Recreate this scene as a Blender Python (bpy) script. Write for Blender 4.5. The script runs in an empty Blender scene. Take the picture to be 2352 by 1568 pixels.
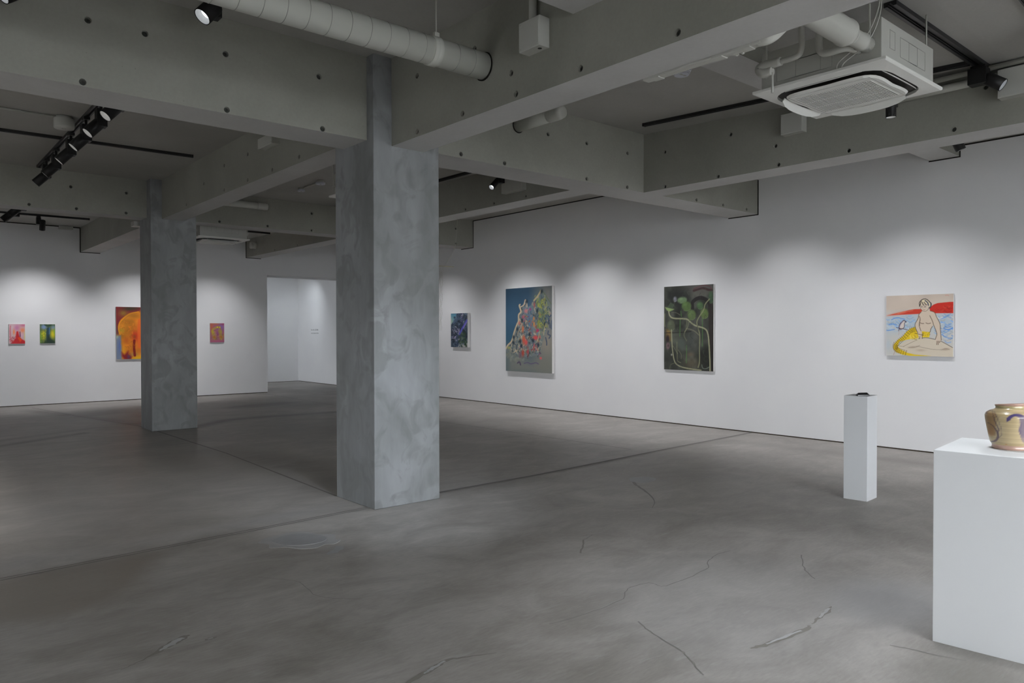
import bpy, bmesh, math, random
import numpy as np
from mathutils import Vector, Matrix

random.seed(4)
RNG = np.random.default_rng(11)
scene = bpy.context.scene
COL = scene.collection
PI = math.pi

# ------------------------------------------------------------------ camera
cam_data = bpy.data.cameras.new('camera')
cam = bpy.data.objects.new('camera', cam_data)
COL.objects.link(cam)
cam_data.sensor_width = 36.0
cam_data.lens = 1695.49 / 2352 * 36.0
cam_data.clip_start = 0.05
_F = Vector((0.64976505, 0.76003962, -0.01204823))
_R = Vector((0.76008193, -0.64982545, -0.00152857))
_U = _R.cross(_F)
cam.matrix_world = Matrix(((_R.x, _U.x, -_F.x, 0), (_R.y, _U.y, -_F.y, 0), (_R.z, _U.z, -_F.z, 1.5), (0, 0, 0, 1)))
scene.camera = cam

# ------------------------------------------------------------------ world, daylight, exposure
scene.view_settings.view_transform = 'Standard'
scene.view_settings.look = 'None'
scene.view_settings.gamma = 1.0
scene.view_settings.exposure = 0.0
scene.cycles.use_denoising = True
scene.cycles.max_bounces = 8
scene.cycles.diffuse_bounces = 5
scene.cycles.sample_clamp_indirect = 6.0
world = bpy.data.worlds.new('overcast_sky')
scene.world = world
world.use_nodes = True
bg = world.node_tree.nodes['Background']
bg.inputs['Color'].default_value = (0.90, 0.945, 1.0, 1)
bg.inputs['Strength'].default_value = 12.0

X_LEFT = -6.0
def portal(loc, size, rot):
    l = bpy.data.lights.new('window_portal', 'AREA')
    l.shape = 'RECTANGLE'; l.size, l.size_y = size
    l.cycles.is_portal = True
    o = bpy.data.objects.new('window_portal', l); COL.objects.link(o)
    o.location = loc; o.rotation_euler = rot
portal((3.1, -3.55, 1.75), (6.2, 3.0), (PI/2, 0, PI))       # street window behind the camera, shines to +Y
portal((X_LEFT+.05, 6.0, 1.4), (3.2, 2.0), (PI/2, 0, -PI/2))      # unseen window added on the left as fill, shines to +X
portal((-1.05, 20.0, 1.5), (2.8, 2.8), (PI/2, 0, -PI/2))    # window of the room beyond, shines to +X

# ------------------------------------------------------------------ material helpers
def srgb(r, g, b):
    f = lambda c: (c/255/12.92) if c/255 <= 0.04045 else ((c/255+0.055)/1.055)**2.4
    return (f(r), f(g), f(b), 1.0)

MATS = {}
def mat(name, color, rough=0.6, metal=0.0, spec=0.5, emit=None, emit_strength=0.0):
    m = bpy.data.materials.new(name); m.use_nodes = True
    b = m.node_tree.nodes['Principled BSDF']
    b.inputs['Base Color'].default_value = (*color[:3], 1)
    b.inputs['Roughness'].default_value = rough
    b.inputs['Metallic'].default_value = metal
    b.inputs['Specular IOR Level'].default_value = spec
    if emit:
        b.inputs['Emission Color'].default_value = (*emit[:3], 1)
        b.inputs['Emission Strength'].default_value = emit_strength
    MATS[name] = m
    return m

def nodes(m): return m.node_tree.nodes, m.node_tree.links, m.node_tree.nodes['Principled BSDF']

def noise(nt, vec, scale, detail=4, rough=0.55, distort=0.0):
    n = nt.nodes.new('ShaderNodeTexNoise')
    n.inputs['Scale'].default_value = scale; n.inputs['Detail'].default_value = detail
    n.inputs['Roughness'].default_value = rough; n.inputs['Distortion'].default_value = distort
    nt.links.new(vec, n.inputs['Vector'])
    return n.outputs['Fac']

def mapping(nt, scale=(1, 1, 1), rot=(0, 0, 0)):
    tc = nt.nodes.new('ShaderNodeTexCoord'); mp = nt.nodes.new('ShaderNodeMapping')
    mp.inputs['Scale'].default_value = scale; mp.inputs['Rotation'].default_value = rot
    nt.links.new(tc.outputs['Object'], mp.inputs['Vector'])
    return mp.outputs['Vector']

def ramp(nt, fac, stops):
    r = nt.nodes.new('ShaderNodeValToRGB')
    el = r.color_ramp.elements
    while len(el) < len(stops): el.new(0.5)
    for e, (p, c) in zip(el, stops): e.position = p; e.color = (*c[:3], 1)
    nt.links.new(fac, r.inputs['Fac'])
    return r.outputs['Color']

def mixc(nt, fac, a, b, mode='MIX'):
    n = nt.nodes.new('ShaderNodeMix'); n.data_type = 'RGBA'; n.blend_type = mode
    for s, v in ((n.inputs['Factor'], fac), (n.inputs['A'], a), (n.inputs['B'], b)):
        if isinstance(v, (int, float)): s.default_value = v
        elif isinstance(v, tuple): s.default_value = (*v[:3], 1)
        else: nt.links.new(v, s)
    return n.outputs['Result']

def mathn(nt, op, a, b=0.0, clamp=False):
    n = nt.nodes.new('ShaderNodeMath'); n.operation = op; n.use_clamp = clamp
    for s, v in ((n.inputs[0], a), (n.inputs[1], b)):
        if isinstance(v, (int, float)): s.default_value = v
        else: nt.links.new(v, s)
    return n.outputs[0]

def bump(nt, height, bsdf, strength=0.2, dist=0.01):
    n = nt.nodes.new('ShaderNodeBump')
    n.inputs['Strength'].default_value = strength; n.inputs['Distance'].default_value = dist
    nt.links.new(height, n.inputs['Height']); nt.links.new(n.outputs['Normal'], bsdf.inputs['Normal'])

def concrete(name, lo, hi, scale=1.2, rough=0.75, bumpy=0.25, stretch=(1, 1, 1)):
    m = mat(name, hi, rough); nt = m.node_tree; _, L, b = nodes(m)
    v = mapping(nt, stretch)
    big = noise(nt, v, scale, 5, 0.6, 0.4)
    c = ramp(nt, big, ((0.3, lo), (0.7, hi)))
    fine = noise(nt, v, 38, 3, 0.6)
    c = mixc(nt, 0.16, c, ramp(nt, fine, ((0.2, (0.28, 0.28, 0.28)), (0.8, (0.72, 0.72, 0.72)))), 'SOFT_LIGHT')
    pits = noise(nt, v, 60, 2, 0.5)
    c = mixc(nt, ramp(nt, pits, ((0.74, (0, 0, 0)), (0.78, (0.45, 0.45, 0.45)))), c, tuple(k*.45 for k in lo))
    L.new(c, b.inputs['Base Color'])
    bump(nt, noise(nt, v, 5, 4, 0.55), b, bumpy*.6, 0.006)
    return m

# ------------------------------------------------------------------ materials
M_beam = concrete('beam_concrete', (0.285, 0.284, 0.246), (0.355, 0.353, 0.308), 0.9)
M_soffit_lit = concrete('soffit_concrete_lit', (0.47, 0.465, 0.45), (0.55, 0.545, 0.53), 0.9)  # neutral grey undersides, colour lifted to imitate light from below
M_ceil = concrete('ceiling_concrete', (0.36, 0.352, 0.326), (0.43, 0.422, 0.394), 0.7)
M_wall = mat('gallery_white', (0.80, 0.80, 0.80), 0.85, spec=0.2)
nt = M_wall.node_tree; _, L, b = nodes(M_wall)
wv = mapping(nt)
L.new(ramp(nt, noise(nt, wv, 1.1, 3), ((0.3, (0.775, 0.775, 0.785)), (0.7, (0.81, 0.81, 0.81)))), b.inputs['Base Color'])
bump(nt, noise(nt, wv, 160, 2), b, 0.05, 0.001)

M_column = mat('trowelled_plaster', (0.3, 0.31, 0.32), 0.55, spec=0.35)
nt = M_column.node_tree; _, L, b = nodes(M_column)
cv = mapping(nt, (1, 1, 0.62))
broad = noise(nt, cv, 1.6, 3, 0.5, 0.9)
smear = noise(nt, mapping(nt, (1, 1, .75), (.5, .35, 0)), 5.2, 3, 0.5, 1.1)
c = ramp(nt, broad, ((0.32, (0.225, 0.232, 0.234)), (0.68, (0.335, 0.345, 0.352))))
c = mixc(nt, ramp(nt, smear, ((0.38, (0.72, 0.72, 0.72)), (0.52, (0, 0, 0)))), c, (0.205, 0.212, 0.210))
c = mixc(nt, 0.12, c, ramp(nt, noise(nt, mapping(nt, (1, 1, 0.22)), 11, 4, 0.6, 0.5), ((0.3, (0.1, 0.1, 0.1)), (0.7, (0.9, 0.9, 0.9)))), 'SOFT_LIGHT')
L.new(c, b.inputs['Base Color'])
L.new(ramp(nt, smear, ((0.35, (0.42, 0.42, 0.42)), (0.7, (0.62, 0.62, 0.62)))), b.inputs['Roughness'])
bump(nt, noise(nt, cv, 7, 4, 0.6, 1.0), b, 0.12, 0.006)

M_floor = mat('floor_concrete', (0.2, 0.2, 0.19), 0.4)
nt = M_floor.node_tree; _, L, b = nodes(M_floor)
fv = mapping(nt)
big = noise(nt, fv, 0.55, 5, 0.6, 0.8)
c = ramp(nt, big, ((0.3, (0.300, 0.281, 0.258)), (0.7, (0.395, 0.374, 0.347))))
mid = noise(nt, mapping(nt, (0.9, 1.5, 1), (0, 0, 0.35)), 1.6, 6, 0.62, 1.0)
c = mixc(nt, 0.62, c, ramp(nt, mid, ((0.30, (0.16, 0.15, 0.14)), (0.72, (0.82, 0.82, 0.82)))), 'SOFT_LIGHT')
cloud = noise(nt, mapping(nt, (0.9, 1.6, 1), (0, 0, -0.4)), 0.9, 6, 0.7, 1.4)
c = mixc(nt, ramp(nt, cloud, ((0.52, (0, 0, 0)), (0.70, (0.42, 0.42, 0.42)))), c, (0.235, 0.218, 0.198))
fine = noise(nt, mapping(nt, (1, 5, 1), (0, 0, 0.5)), 14, 4, 0.65, 0.4)
c = mixc(nt, 0.22, c, ramp(nt, fine, ((0.3, (0.2, 0.2, 0.2)), (0.75, (0.85, 0.85, 0.85)))), 'SOFT_LIGHT')
scuff = noise(nt, mapping(nt, (1.5, 9, 1), (0, 0, 0.62)), 2.4, 5, 0.7, 0.6)
c = mixc(nt, ramp(nt, scuff, ((0.58, (0, 0, 0)), (0.76, (0.55, 0.55, 0.55)))), c, (0.43, 0.425, 0.41))
at = nt.nodes.new('ShaderNodeAttribute'); at.attribute_name = 'wear_and_shade'
sep = nt.nodes.new('ShaderNodeSeparateColor'); L.new(at.outputs['Color'], sep.inputs['Color'])
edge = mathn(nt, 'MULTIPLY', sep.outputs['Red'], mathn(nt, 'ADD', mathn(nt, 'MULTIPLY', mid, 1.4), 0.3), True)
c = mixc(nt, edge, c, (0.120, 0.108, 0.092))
c = mixc(nt, mathn(nt, 'MULTIPLY', sep.outputs['Green'], 0.9, True), c, (0.225, 0.192, 0.160))
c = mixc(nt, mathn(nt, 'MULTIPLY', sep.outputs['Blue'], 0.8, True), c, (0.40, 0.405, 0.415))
L.new(c, b.inputs['Base Color'])
L.new(ramp(nt, mid, ((0.3, (0.40, 0.40, 0.40)), (0.7, (0.55, 0.55, 0.55)))), b.inputs['Roughness'])
b.inputs['Specular IOR Level'].default_value = 0.36
bump(nt, noise(nt, fv, 22, 5, 0.6), b, 0.06, 0.004)

M_joint = mat('joint_dark', (0.165, 0.157, 0.147), 0.7)  # dark grey of the slab joint lines
M_crack = mat('crack_dark', (0.235, 0.222, 0.196), 0.7)
M_line = mat('hairline_crack', (0.235, 0.225, 0.208), 0.7)
M_filler = concrete('repair_mortar', (0.38, 0.38, 0.375), (0.48, 0.48, 0.475), 8, 0.6, 0.1)
M_fillerd = concrete('grey_repair', (0.29, 0.29, 0.292), (0.34, 0.34, 0.342), 5, 0.5, 0.1)
M_patch = concrete('patch_mortar', (0.335, 0.33, 0.322), (0.40, 0.397, 0.39), 7, 0.5, 0.1)
M_gap = mat('shadow_gap', (0.028, 0.026, 0.022), 0.9, spec=0.1)
M_skirt = mat('recess_brown', (0.07, 0.055, 0.04), 0.8, spec=0.1)
M_hole = mat('tie_cone', (0.075, 0.076, 0.068), 0.9, spec=0.1)
M_black = mat('black_powder_coat', (0.012, 0.012, 0.012), 0.45, spec=0.35)
M_blackrib = mat('black_track', (0.018, 0.018, 0.018), 0.4, spec=0.4)
M_paint = mat('grey_painted_metal', (0.56, 0.565, 0.51), 0.42, spec=0.5)
M_seam = mat('duct_seam', (0.34, 0.34, 0.31), 0.5)
M_plastic = mat('grey_plastic', (0.52, 0.52, 0.48), 0.45)
M_acwhite = mat('appliance_white', (0.78, 0.78, 0.735), 0.45)
M_acdark = mat('air_outlet_dark', (0.045, 0.042, 0.038), 0.7)
M_acbody = mat('zinc_grey', (0.50, 0.50, 0.46), 0.5)
M_wrap = mat('pipe_wrap', (0.50, 0.50, 0.455), 0.55)
M_white = mat('plinth_white', (0.755, 0.765, 0.77), 0.55, spec=0.35)
M_white_dim = mat('plinth_white_dimmed', (0.66, 0.67, 0.68), 0.55, spec=0.35)  # same plinth white, darkened to imitate weaker light on the slim one
M_lens_cool = mat('lit_lens_cool', (0.9, 0.9, 0.9), 0.3, emit=(0.95, 0.98, 1.0), emit_strength=1.6)
M_lens_warm = mat('lit_lens_warm', (0.9, 0.88, 0.82), 0.3, emit=(1.0, 0.95, 0.86), emit_strength=1.0)
M_lens_dim = mat('lit_lens_dim', (0.7, 0.75, 0.85), 0.3, emit=(0.75, 0.85, 1.0), emit_strength=0.25)
M_reflector = mat('reflector_silver', (0.72, 0.73, 0.74), 0.35, spec=0.6)
M_edge = mat('canvas_side', (0.66, 0.64, 0.60), 0.8, spec=0.1)
M_edgew = mat('canvas_side_white', (0.80, 0.79, 0.77), 0.8, spec=0.1)
M_ink = mat('grey_lettering', (0.18, 0.18, 0.19), 0.6)
M_obs = mat('black_glass', (0.010, 0.010, 0.011), 0.16, spec=0.6)
M_rod = mat('pale_wood', (0.50, 0.46, 0.30), 0.6)
M_thread = mat('pale_thread', (0.55, 0.54, 0.48), 0.8)
M_frame = mat('dark_window_frame', (0.05, 0.05, 0.05), 0.4)
M_detect = mat('detector_white', (0.62, 0.64, 0.70), 0.4)
M_ground = mat('street_paving', (0.26, 0.26, 0.26), 0.9)

M_glass = bpy.data.materials.new('window_glass'); M_glass.use_nodes = True
nt = M_glass.node_tree; nt.nodes.remove(nt.nodes['Principled BSDF'])
tr = nt.nodes.new('ShaderNodeBsdfTransparent'); gl = nt.nodes.new('ShaderNodeBsdfGlossy'); gl.inputs['Roughness'].default_value = 0.02
mx = nt.nodes.new('ShaderNodeMixShader'); mx.inputs[0].default_value = 0.06
nt.links.new(tr.outputs[0], mx.inputs[1]); nt.links.new(gl.outputs[0], mx.inputs[2])
nt.links.new(mx.outputs[0], nt.nodes['Material Output'].inputs['Surface'])

def attr_mat(name, rough=0.6, spec=0.3, coat=0.0, bumps=0.0):
    m = mat(name, (0.5, 0.5, 0.5), rough, spec=spec); nt = m.node_tree; _, L, b = nodes(m)
    a = nt.nodes.new('ShaderNodeAttribute'); a.attribute_name = 'paint'
    L.new(a.outputs['Color'], b.inputs['Base Color'])
    b.inputs['Coat Weight'].default_value = coat
    if bumps: bump(nt, noise(nt, mapping(nt), 70, 3), b, bumps, 0.003)
    return m
M_oil = attr_mat('oil_paint', 0.6, 0.25, 0, 0.25)
M_glaze = attr_mat('glazed_stoneware', 0.28, 0.5, 0.5)

# ------------------------------------------------------------------ mesh helpers
def link(name, me, m=None, parent=None):
    o = bpy.data.objects.new(name, me); COL.objects.link(o)
    if m is not None and me is not None and not me.materials: me.materials.append(m)
    if parent is not None: o.parent = parent
    return o

def from_bm(name, bm, m, parent=None, smooth=False):
    bmesh.ops.recalc_face_normals(bm, faces=bm.faces[:])
    me = bpy.data.meshes.new(name); bm.to_mesh(me); bm.free()
    if smooth:
        for p in me.polygons: p.use_smooth = True
    return link(name, me, m, parent)

def add_box(bm, x0, x1, y0, y1, z0, z1, bevel=0.0):
    mtx = Matrix.Translation(((x0+x1)/2, (y0+y1)/2, (z0+z1)/2)) @ Matrix.Diagonal((x1-x0, y1-y0, z1-z0, 1))
    r = bmesh.ops.create_cube(bm, size=1.0, matrix=mtx)
    if bevel:
        es = list({e for v in r['verts'] for e in v.link_edges})
        bmesh.ops.bevel(bm, geom=es, offset=bevel, segments=2, affect='EDGES', profile=0.5)

def box(name, b, m, parent=None, bevel=0.0):
    bm = bmesh.new(); add_box(bm, *b, bevel); return from_bm(name, bm, m, parent)

def axis_matrix(p0, p1):
    d = Vector(p1)-Vector(p0)
    return Matrix.Translation(Vector(p0)) @ d.to_track_quat('Z', 'Y').to_matrix().to_4x4(), d.length

def add_lathe(bm, p0, p1, prof, seg=20, cap=True):
    """rings (r, t along p0->p1 in metres)"""
    mtx, _ = axis_matrix(p0, p1)
    rings = []
    for r, t in prof:
        rings.append([bm.verts.new(mtx @ Vector((r*math.cos(2*PI*k/seg), r*math.sin(2*PI*k/seg), t))) for k in range(seg)])
    for a, b in zip(rings, rings[1:]):
        for k in range(seg):
            bm.faces.new((a[k], a[(k+1) % seg], b[(k+1) % seg], b[k]))
    if cap:
        bm.faces.new(rings[0][::-1]); bm.faces.new(rings[-1])

def add_cyl(bm, p0, p1, r, seg=16):
    add_lathe(bm, p0, p1, ((r, 0), (r, (Vector(p1)-Vector(p0)).length)), seg)

def cyl(name, p0, p1, r, m, parent=None, seg=16, smooth=True):
    bm = bmesh.new(); add_cyl(bm, p0, p1, r, seg)
    o = from_bm(name, bm, m, parent)
    if smooth:
        for p in o.data.polygons: p.use_smooth = len(p.vertices) == 4
    return o

def lathe(name, p0, p1, prof, m, parent=None, seg=20, smooth=True, cap=True):
    bm = bmesh.new(); add_lathe(bm, p0, p1, prof, seg, cap)
    o = from_bm(name, bm, m, parent)
    if smooth:
        for p in o.data.polygons: p.use_smooth = len(p.vertices) == 4
    return o

def catmull(pts, n=8):
    P = [Vector(p) for p in pts]; P = [2*P[0]-P[1]] + P + [2*P[-1]-P[-2]]
    out = []
    for i in range(1, len(P)-2):
        for k in range(n):
            t = k/n; a, b, c, d = P[i-1:i+3]
            out.append(0.5*((2*b) + (c-a)*t + (2*a-5*b+4*c-d)*t*t + (3*b-a-3*c+d)*t**3))
    out.append(P[-2]); return out

def tube(name, pts, r, m, parent=None, seg=12, smooth_path=True, n=6):
    path = catmull(pts, n) if smooth_path else [Vector(p) for p in pts]
    rs = r if isinstance(r, (list, tuple)) else None
    bm = bmesh.new(); rings = []; up = None
    for i, p in enumerate(path):
        d = (path[min(i+1, len(path)-1)] - path[max(i-1, 0)]).normalized()
        if up is None: up = d.orthogonal().normalized()
        up = (up - d*up.dot(d)).normalized(); s = d.cross(up)
        if rs is None: rad = r
        else:
            f = i/(len(path)-1)*(len(rs)-1); j = min(int(f), len(rs)-2); rad = rs[j]+(rs[j+1]-rs[j])*(f-j)
        rings.append([bm.verts.new(p + up*rad*math.cos(2*PI*k/seg) + s*rad*math.sin(2*PI*k/seg)) for k in range(seg)])
    for a, b in zip(rings, rings[1:]):
        for k in range(seg): bm.faces.new((a[k], a[(k+1) % seg], b[(k+1) % seg], b[k]))
    bm.faces.new(rings[0][::-1]); bm.faces.new(rings[-1])
    o = from_bm(name, bm, m, parent)
    for p in o.data.polygons: p.use_smooth = len(p.vertices) == 4
    return o

def tag(o, label, cat=None, group=None, kind=None):
    o['label'] = label
    if cat: o['category'] = cat
    if group: o['group'] = group
    if kind: o['kind'] = kind
    return o

def thing(name, loc, label, cat, group=None, rot=0.0):
    o = bpy.data.objects.new(name, None); COL.objects.link(o)
    o.empty_display_size = 0.1
    o.location = loc; o.rotation_euler = (0, 0, rot)
    return tag(o, label, cat, group)

def at_world(o, root):
    """o was modelled in world coordinates: keep it there under its root"""
    o.parent = root
    o.matrix_parent_inverse = Matrix.LocRotScale(root.location, root.rotation_euler, None).inverted()
    return o

def structure(o, label=None):
    o['kind'] = 'structure'
    if label: o['label'] = label
    return o

# ------------------------------------------------------------------ room dimensions (metres, camera at x=y=0, z=1.5)
XW, YW, XD = 9.88, 18.143, 7.401        # right wall, back wall, left jamb of the doorway
X0, Y0 = -6.0, -3.5                     # far left wall, street front
YF = 21.8                               # end wall of the room beyond

# ------------------------------------------------------------------ floor
def floor_mesh():
    xs = np.concatenate([np.arange(X0, 0, 0.30), np.arange(0, 10.0, 0.055)]); xs = np.append(xs, XW+0.25)
    ys = np.concatenate([np.arange(Y0-0.1, 0.6, 0.3), np.arange(0.6, 6.5, 0.05), np.arange(6.5, 15, 0.10), np.arange(15, YF+0.3, 0.25)])
    X, Y = np.meshgrid(xs, ys)
    V = np.stack([X.ravel(), Y.ravel(), np.zeros(X.size)], 1)
    nx, ny = len(xs), len(ys)
    idx = np.arange(nx*ny).reshape(ny, nx)
    Fc = np.stack([idx[:-1, :-1], idx[:-1, 1:], idx[1:, 1:], idx[1:, :-1]], -1).reshape(-1, 4)
    me = grid_mesh('floor', V, Fc)
    wear_and_shade = np.zeros((X.size, 4), np.float32); wear_and_shade[:, 3] = 1  # stains and wear, together with painted shade and light
    x, y = V[:, 0], V[:, 1]
    def blob(cx, cy, rx, ry, a, ch, ang=0.0, p=1.0):
        dx, dy = x-cx, y-cy; c, s = math.cos(ang), math.sin(ang)
        u, v = (dx*c+dy*s)/rx, (-dx*s+dy*c)/ry
        wear_and_shade[:, ch] = np.maximum(wear_and_shade[:, ch], a*np.exp(-(u*u+v*v)**p))
    def band(x0, y0, x1, y1, w, a, ch):
        d = np.array([x1-x0, y1-y0]); L2 = d@d
        t = np.clip(((x-x0)*d[0]+(y-y0)*d[1])/L2, 0, 1)
        q = np.hypot(x-x0-t*d[0], y-y0-t*d[1])/w
        wear_and_shade[:, ch] = np.maximum(wear_and_shade[:, ch], a*np.exp(-q**2))
    # dark stains between and behind the columns, plus painted shade of column and plinth
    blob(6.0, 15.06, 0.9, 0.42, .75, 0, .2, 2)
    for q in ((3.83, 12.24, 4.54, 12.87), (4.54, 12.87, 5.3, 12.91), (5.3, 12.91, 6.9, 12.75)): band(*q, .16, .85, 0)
    blob(3.5, 8.2, .45, 1.5, .7, 0, .12); blob(3.5, 6.9, .35, .6, .55, 0); blob(2.7, 9.2, .5, 1.2, .35, 0)  # shade beside and behind the near column, painted as dark blobs
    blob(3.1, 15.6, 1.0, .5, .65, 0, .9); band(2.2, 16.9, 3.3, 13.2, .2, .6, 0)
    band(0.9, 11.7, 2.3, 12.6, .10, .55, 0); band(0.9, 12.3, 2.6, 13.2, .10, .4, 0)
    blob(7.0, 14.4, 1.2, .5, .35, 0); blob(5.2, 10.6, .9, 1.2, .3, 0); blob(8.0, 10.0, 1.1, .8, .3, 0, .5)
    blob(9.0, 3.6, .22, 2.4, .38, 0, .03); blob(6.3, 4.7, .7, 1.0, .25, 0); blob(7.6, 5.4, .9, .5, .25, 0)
    blob(6.48, 3.2, .25, .3, .25, 0)  # painted shadow at the foot of the slim plinth
    # brown sealed patch left of the joint
    def poly(pts, a, ch, soft=0.06):
        P = np.array(pts); ins = np.zeros(x.size, bool); dist = np.full(x.size, 9.0)
        for (ax, ay), (bx, by) in zip(P, np.roll(P, -1, 0)):
            cond = ((ay > y) != (by > y)); xx = (bx-ax)*(y-ay)/((by-ay) if by != ay else 1e-9)+ax
            ins ^= cond & (x < xx)
            d = np.array([bx-ax, by-ay]); t = np.clip(((x-ax)*d[0]+(y-ay)*d[1])/(d@d+1e-9), 0, 1)
            dist = np.minimum(dist, np.hypot(x-ax-t*d[0], y-ay-t*d[1]))
        s = np.where(ins, dist, -dist)
        wear_and_shade[:, ch] = np.maximum(wear_and_shade[:, ch], a*np.clip(s/soft*.5+.5, 0, 1))
    poly([(-.5, 5.33), (.82, 5.46), (1.454, 5.44), (1.40, 5.25), (1.163, 4.8), (.942, 4.55), (.672, 4.50), (.3, 4.7), (-.5, 4.9)], .75, 1, .10)
    # paler bands along the joint; right foreground: painted light pool and broad plinth's shadow
    blob(1.9, 7.3, 1.5, 1.3, .34, 2, .3, 1.6); blob(2.1, 5.78, .9, .16, .5, 2, .06); blob(0.7, 5.75, .6, .25, .3, 2)  # left slab paler, also brightened to make up for missing light
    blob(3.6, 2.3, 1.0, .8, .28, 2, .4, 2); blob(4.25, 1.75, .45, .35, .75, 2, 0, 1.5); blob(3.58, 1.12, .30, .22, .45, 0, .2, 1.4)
    ca = me.color_attributes.new('wear_and_shade', 'FLOAT_COLOR', 'POINT')
    ca.data.foreach_set('color', wear_and_shade.ravel())
    return me

def grid_mesh(name, V, Fc):
    me = bpy.data.meshes.new(name)
    me.vertices.add(len(V)); me.vertices.foreach_set('co', V.astype(np.float32).ravel())
    n = len(Fc)
    me.loops.add(n*4); me.loops.foreach_set('vertex_index', Fc.astype(np.int32).ravel())
    me.polygons.add(n); me.polygons.foreach_set('loop_start', np.arange(0, n*4, 4, dtype=np.int32))
    me.polygons.foreach_set('loop_total', np.full(n, 4, np.int32))
    me.update(calc_edges=True); me.validate()
    return me

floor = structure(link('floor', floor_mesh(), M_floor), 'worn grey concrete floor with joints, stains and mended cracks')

def ribbon(name, pts, w, m, z=0.0012, parent=floor, jag=0.0, smooth=True, n=5):
    """thin uneven strip lying on the floor; w: one width or one per point"""
    path = catmull([(p[0], p[1], z) for p in pts], n) if smooth else [Vector((p[0], p[1], z)) for p in pts]
    rnd = random.Random(int(abs(pts[0][0])*1000))
    ws = w if isinstance(w, (list, tuple)) else [w]*len(pts)
    bm = bmesh.new(); prev = None
    for i, p in enumerate(path):
        d = (path[min(i+1, len(path)-1)]-path[max(i-1, 0)]).normalized(); s = Vector((-d.y, d.x, 0))
        f = i/(len(path)-1)*(len(ws)-1); j = min(int(f), len(ws)-2) if len(ws) > 1 else 0
        ww = (ws[j]+(ws[j+1]-ws[j])*(f-j)) if len(ws) > 1 else ws[0]
        p = p + s*rnd.uniform(-jag, jag)
        a, b = ww*(1+rnd.uniform(-.25, .25)*(jag > 0)), ww*(1+rnd.uniform(-.25, .25)*(jag > 0))
        cur = [bm.verts.new(p+s*a/2), bm.verts.new(p-s*b/2)]
        if prev: bm.faces.new((prev[0], prev[1], cur[1], cur[0]))
        prev = cur
    return from_bm(name, bm, m, parent)

def plate(name, pts, m, z=0.0015, parent=floor, sub=4):
    path = catmull([(p[0], p[1], z) for p in pts]+[(pts[0][0], pts[0][1], z)], sub)[:-1]
    bm = bmesh.new(); top = [bm.verts.new(p) for p in path]; low = [bm.verts.new((p.x, p.y, 0)) for p in path]
    bm.faces.new(top)
    for k in range(len(top)): bm.faces.new((top[k], low[k], low[(k+1) % len(top)], top[(k+1) % len(top)]))
    return from_bm(name, bm, m, parent)

# slab joints
for off in (-0.022, 0.022):
    ribbon('floor_joint', [(-6, 4.99+off), (.538, 5.435+off), (1.8, 5.52+off), (2.994, 5.592+off), (3.3, 5.60+off)], .012, M_joint, smooth=False)
ribbon('floor_joint', [(3.80, 5.70), (5.277, 5.73), (7.5, 5.90), (9.87, 6.05)], .045, M_joint, smooth=False)
ribbon('floor_joint', [(3.8, 5.66), (5.3, 5.685), (7.5, 5.85), (9.87, 6.0)], .012, M_crack, z=.0018, smooth=False)
ribbon('floor_joint', [(3.17, 6.2), (3.264, 9.29), (3.2, 12.1)], .022, M_joint, smooth=False)
ribbon('floor_joint', [(3.2, 12.75), (2.7, 15.2), (2.3, 17.6)], .02, M_joint, smooth=False)
ribbon('floor_joint', [(7.3, 6.2), (7.1, 12.0), (7.2, 18.0)], .015, M_joint, smooth=False)
# mended places
plate('floor_repair', [(2.03, 5.18), (2.12, 5.26), (2.22, 5.27), (2.33, 5.29), (2.42, 5.24), (2.47, 5.1), (2.55, 5.02), (2.50, 4.90), (2.52, 4.86), (2.44, 4.80), (2.38, 4.83), (2.3, 4.79), (2.2, 4.84), (2.14, 4.95), (2.05, 5.0), (2.08, 5.1)], M_patch)
plate('floor_repair', [(2.12, 5.15), (2.24, 5.23), (2.38, 5.2), (2.47, 5.03), (2.42, 4.91), (2.28, 4.90), (2.15, 5.0)], M_fillerd, z=.003)
ribbon('crack_edge', [(2.44, 4.72), (2.36, 4.63), (2.28, 4.60)], [.05, .07, .02], M_fillerd, jag=.006)
ribbon('crack_edge', [(.93, 3.68), (1.02, 3.745), (1.11, 3.80), (1.15, 3.82)], [.012, .045, .05, .01], M_crack, jag=.004)
ribbon('crack_filler', [(.985, 3.715), (1.05, 3.76), (1.115, 3.80)], [.012, .036, .024], M_filler, z=.003, jag=.004)
ribbon('crack_edge', [(.80, 3.62), (.87, 3.65), (.94, 3.69)], [.004, .006, .01], M_crack, jag=.004)
ribbon('crack_edge', [(1.19, 3.70), (1.215, 3.705), (1.245, 3.70)], [.01, .026, .008], M_crack, jag=.003)
ribbon('crack_filler', [(1.203, 3.702), (1.228, 3.703)], [.008, .01], M_filler, z=.003)
ribbon('crack_edge', [(1.66, 2.66), (1.75, 2.70), (1.85, 2.72), (1.95, 2.75), (2.05, 2.72), (2.18, 2.665)], [.012, .03, .03, .022, .012, .004], M_crack, jag=.004)
ribbon('crack_filler', [(1.80, 2.705), (1.86, 2.725), (1.945, 2.748)], [.008, .019, .012], M_filler, z=.003, jag=.003)
ribbon('crack_edge', [(3.12, 1.91), (3.20, 1.893), (3.353, 1.874), (3.535, 1.858), (3.60, 1.868)], [.008, .03, .028, .03, .006], M_crack, jag=.005)
ribbon('crack_filler', [(3.22, 1.892), (3.36, 1.876), (3.50, 1.862)], [.009, .019, .012], M_filler, z=.003, jag=.004)
ribbon('crack_edge', [(3.62, 1.87), (3.721, 1.884), (3.85, 1.90), (3.935, 1.925)], [.004, .02, .03, .008], M_crack, jag=.005)
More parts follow.
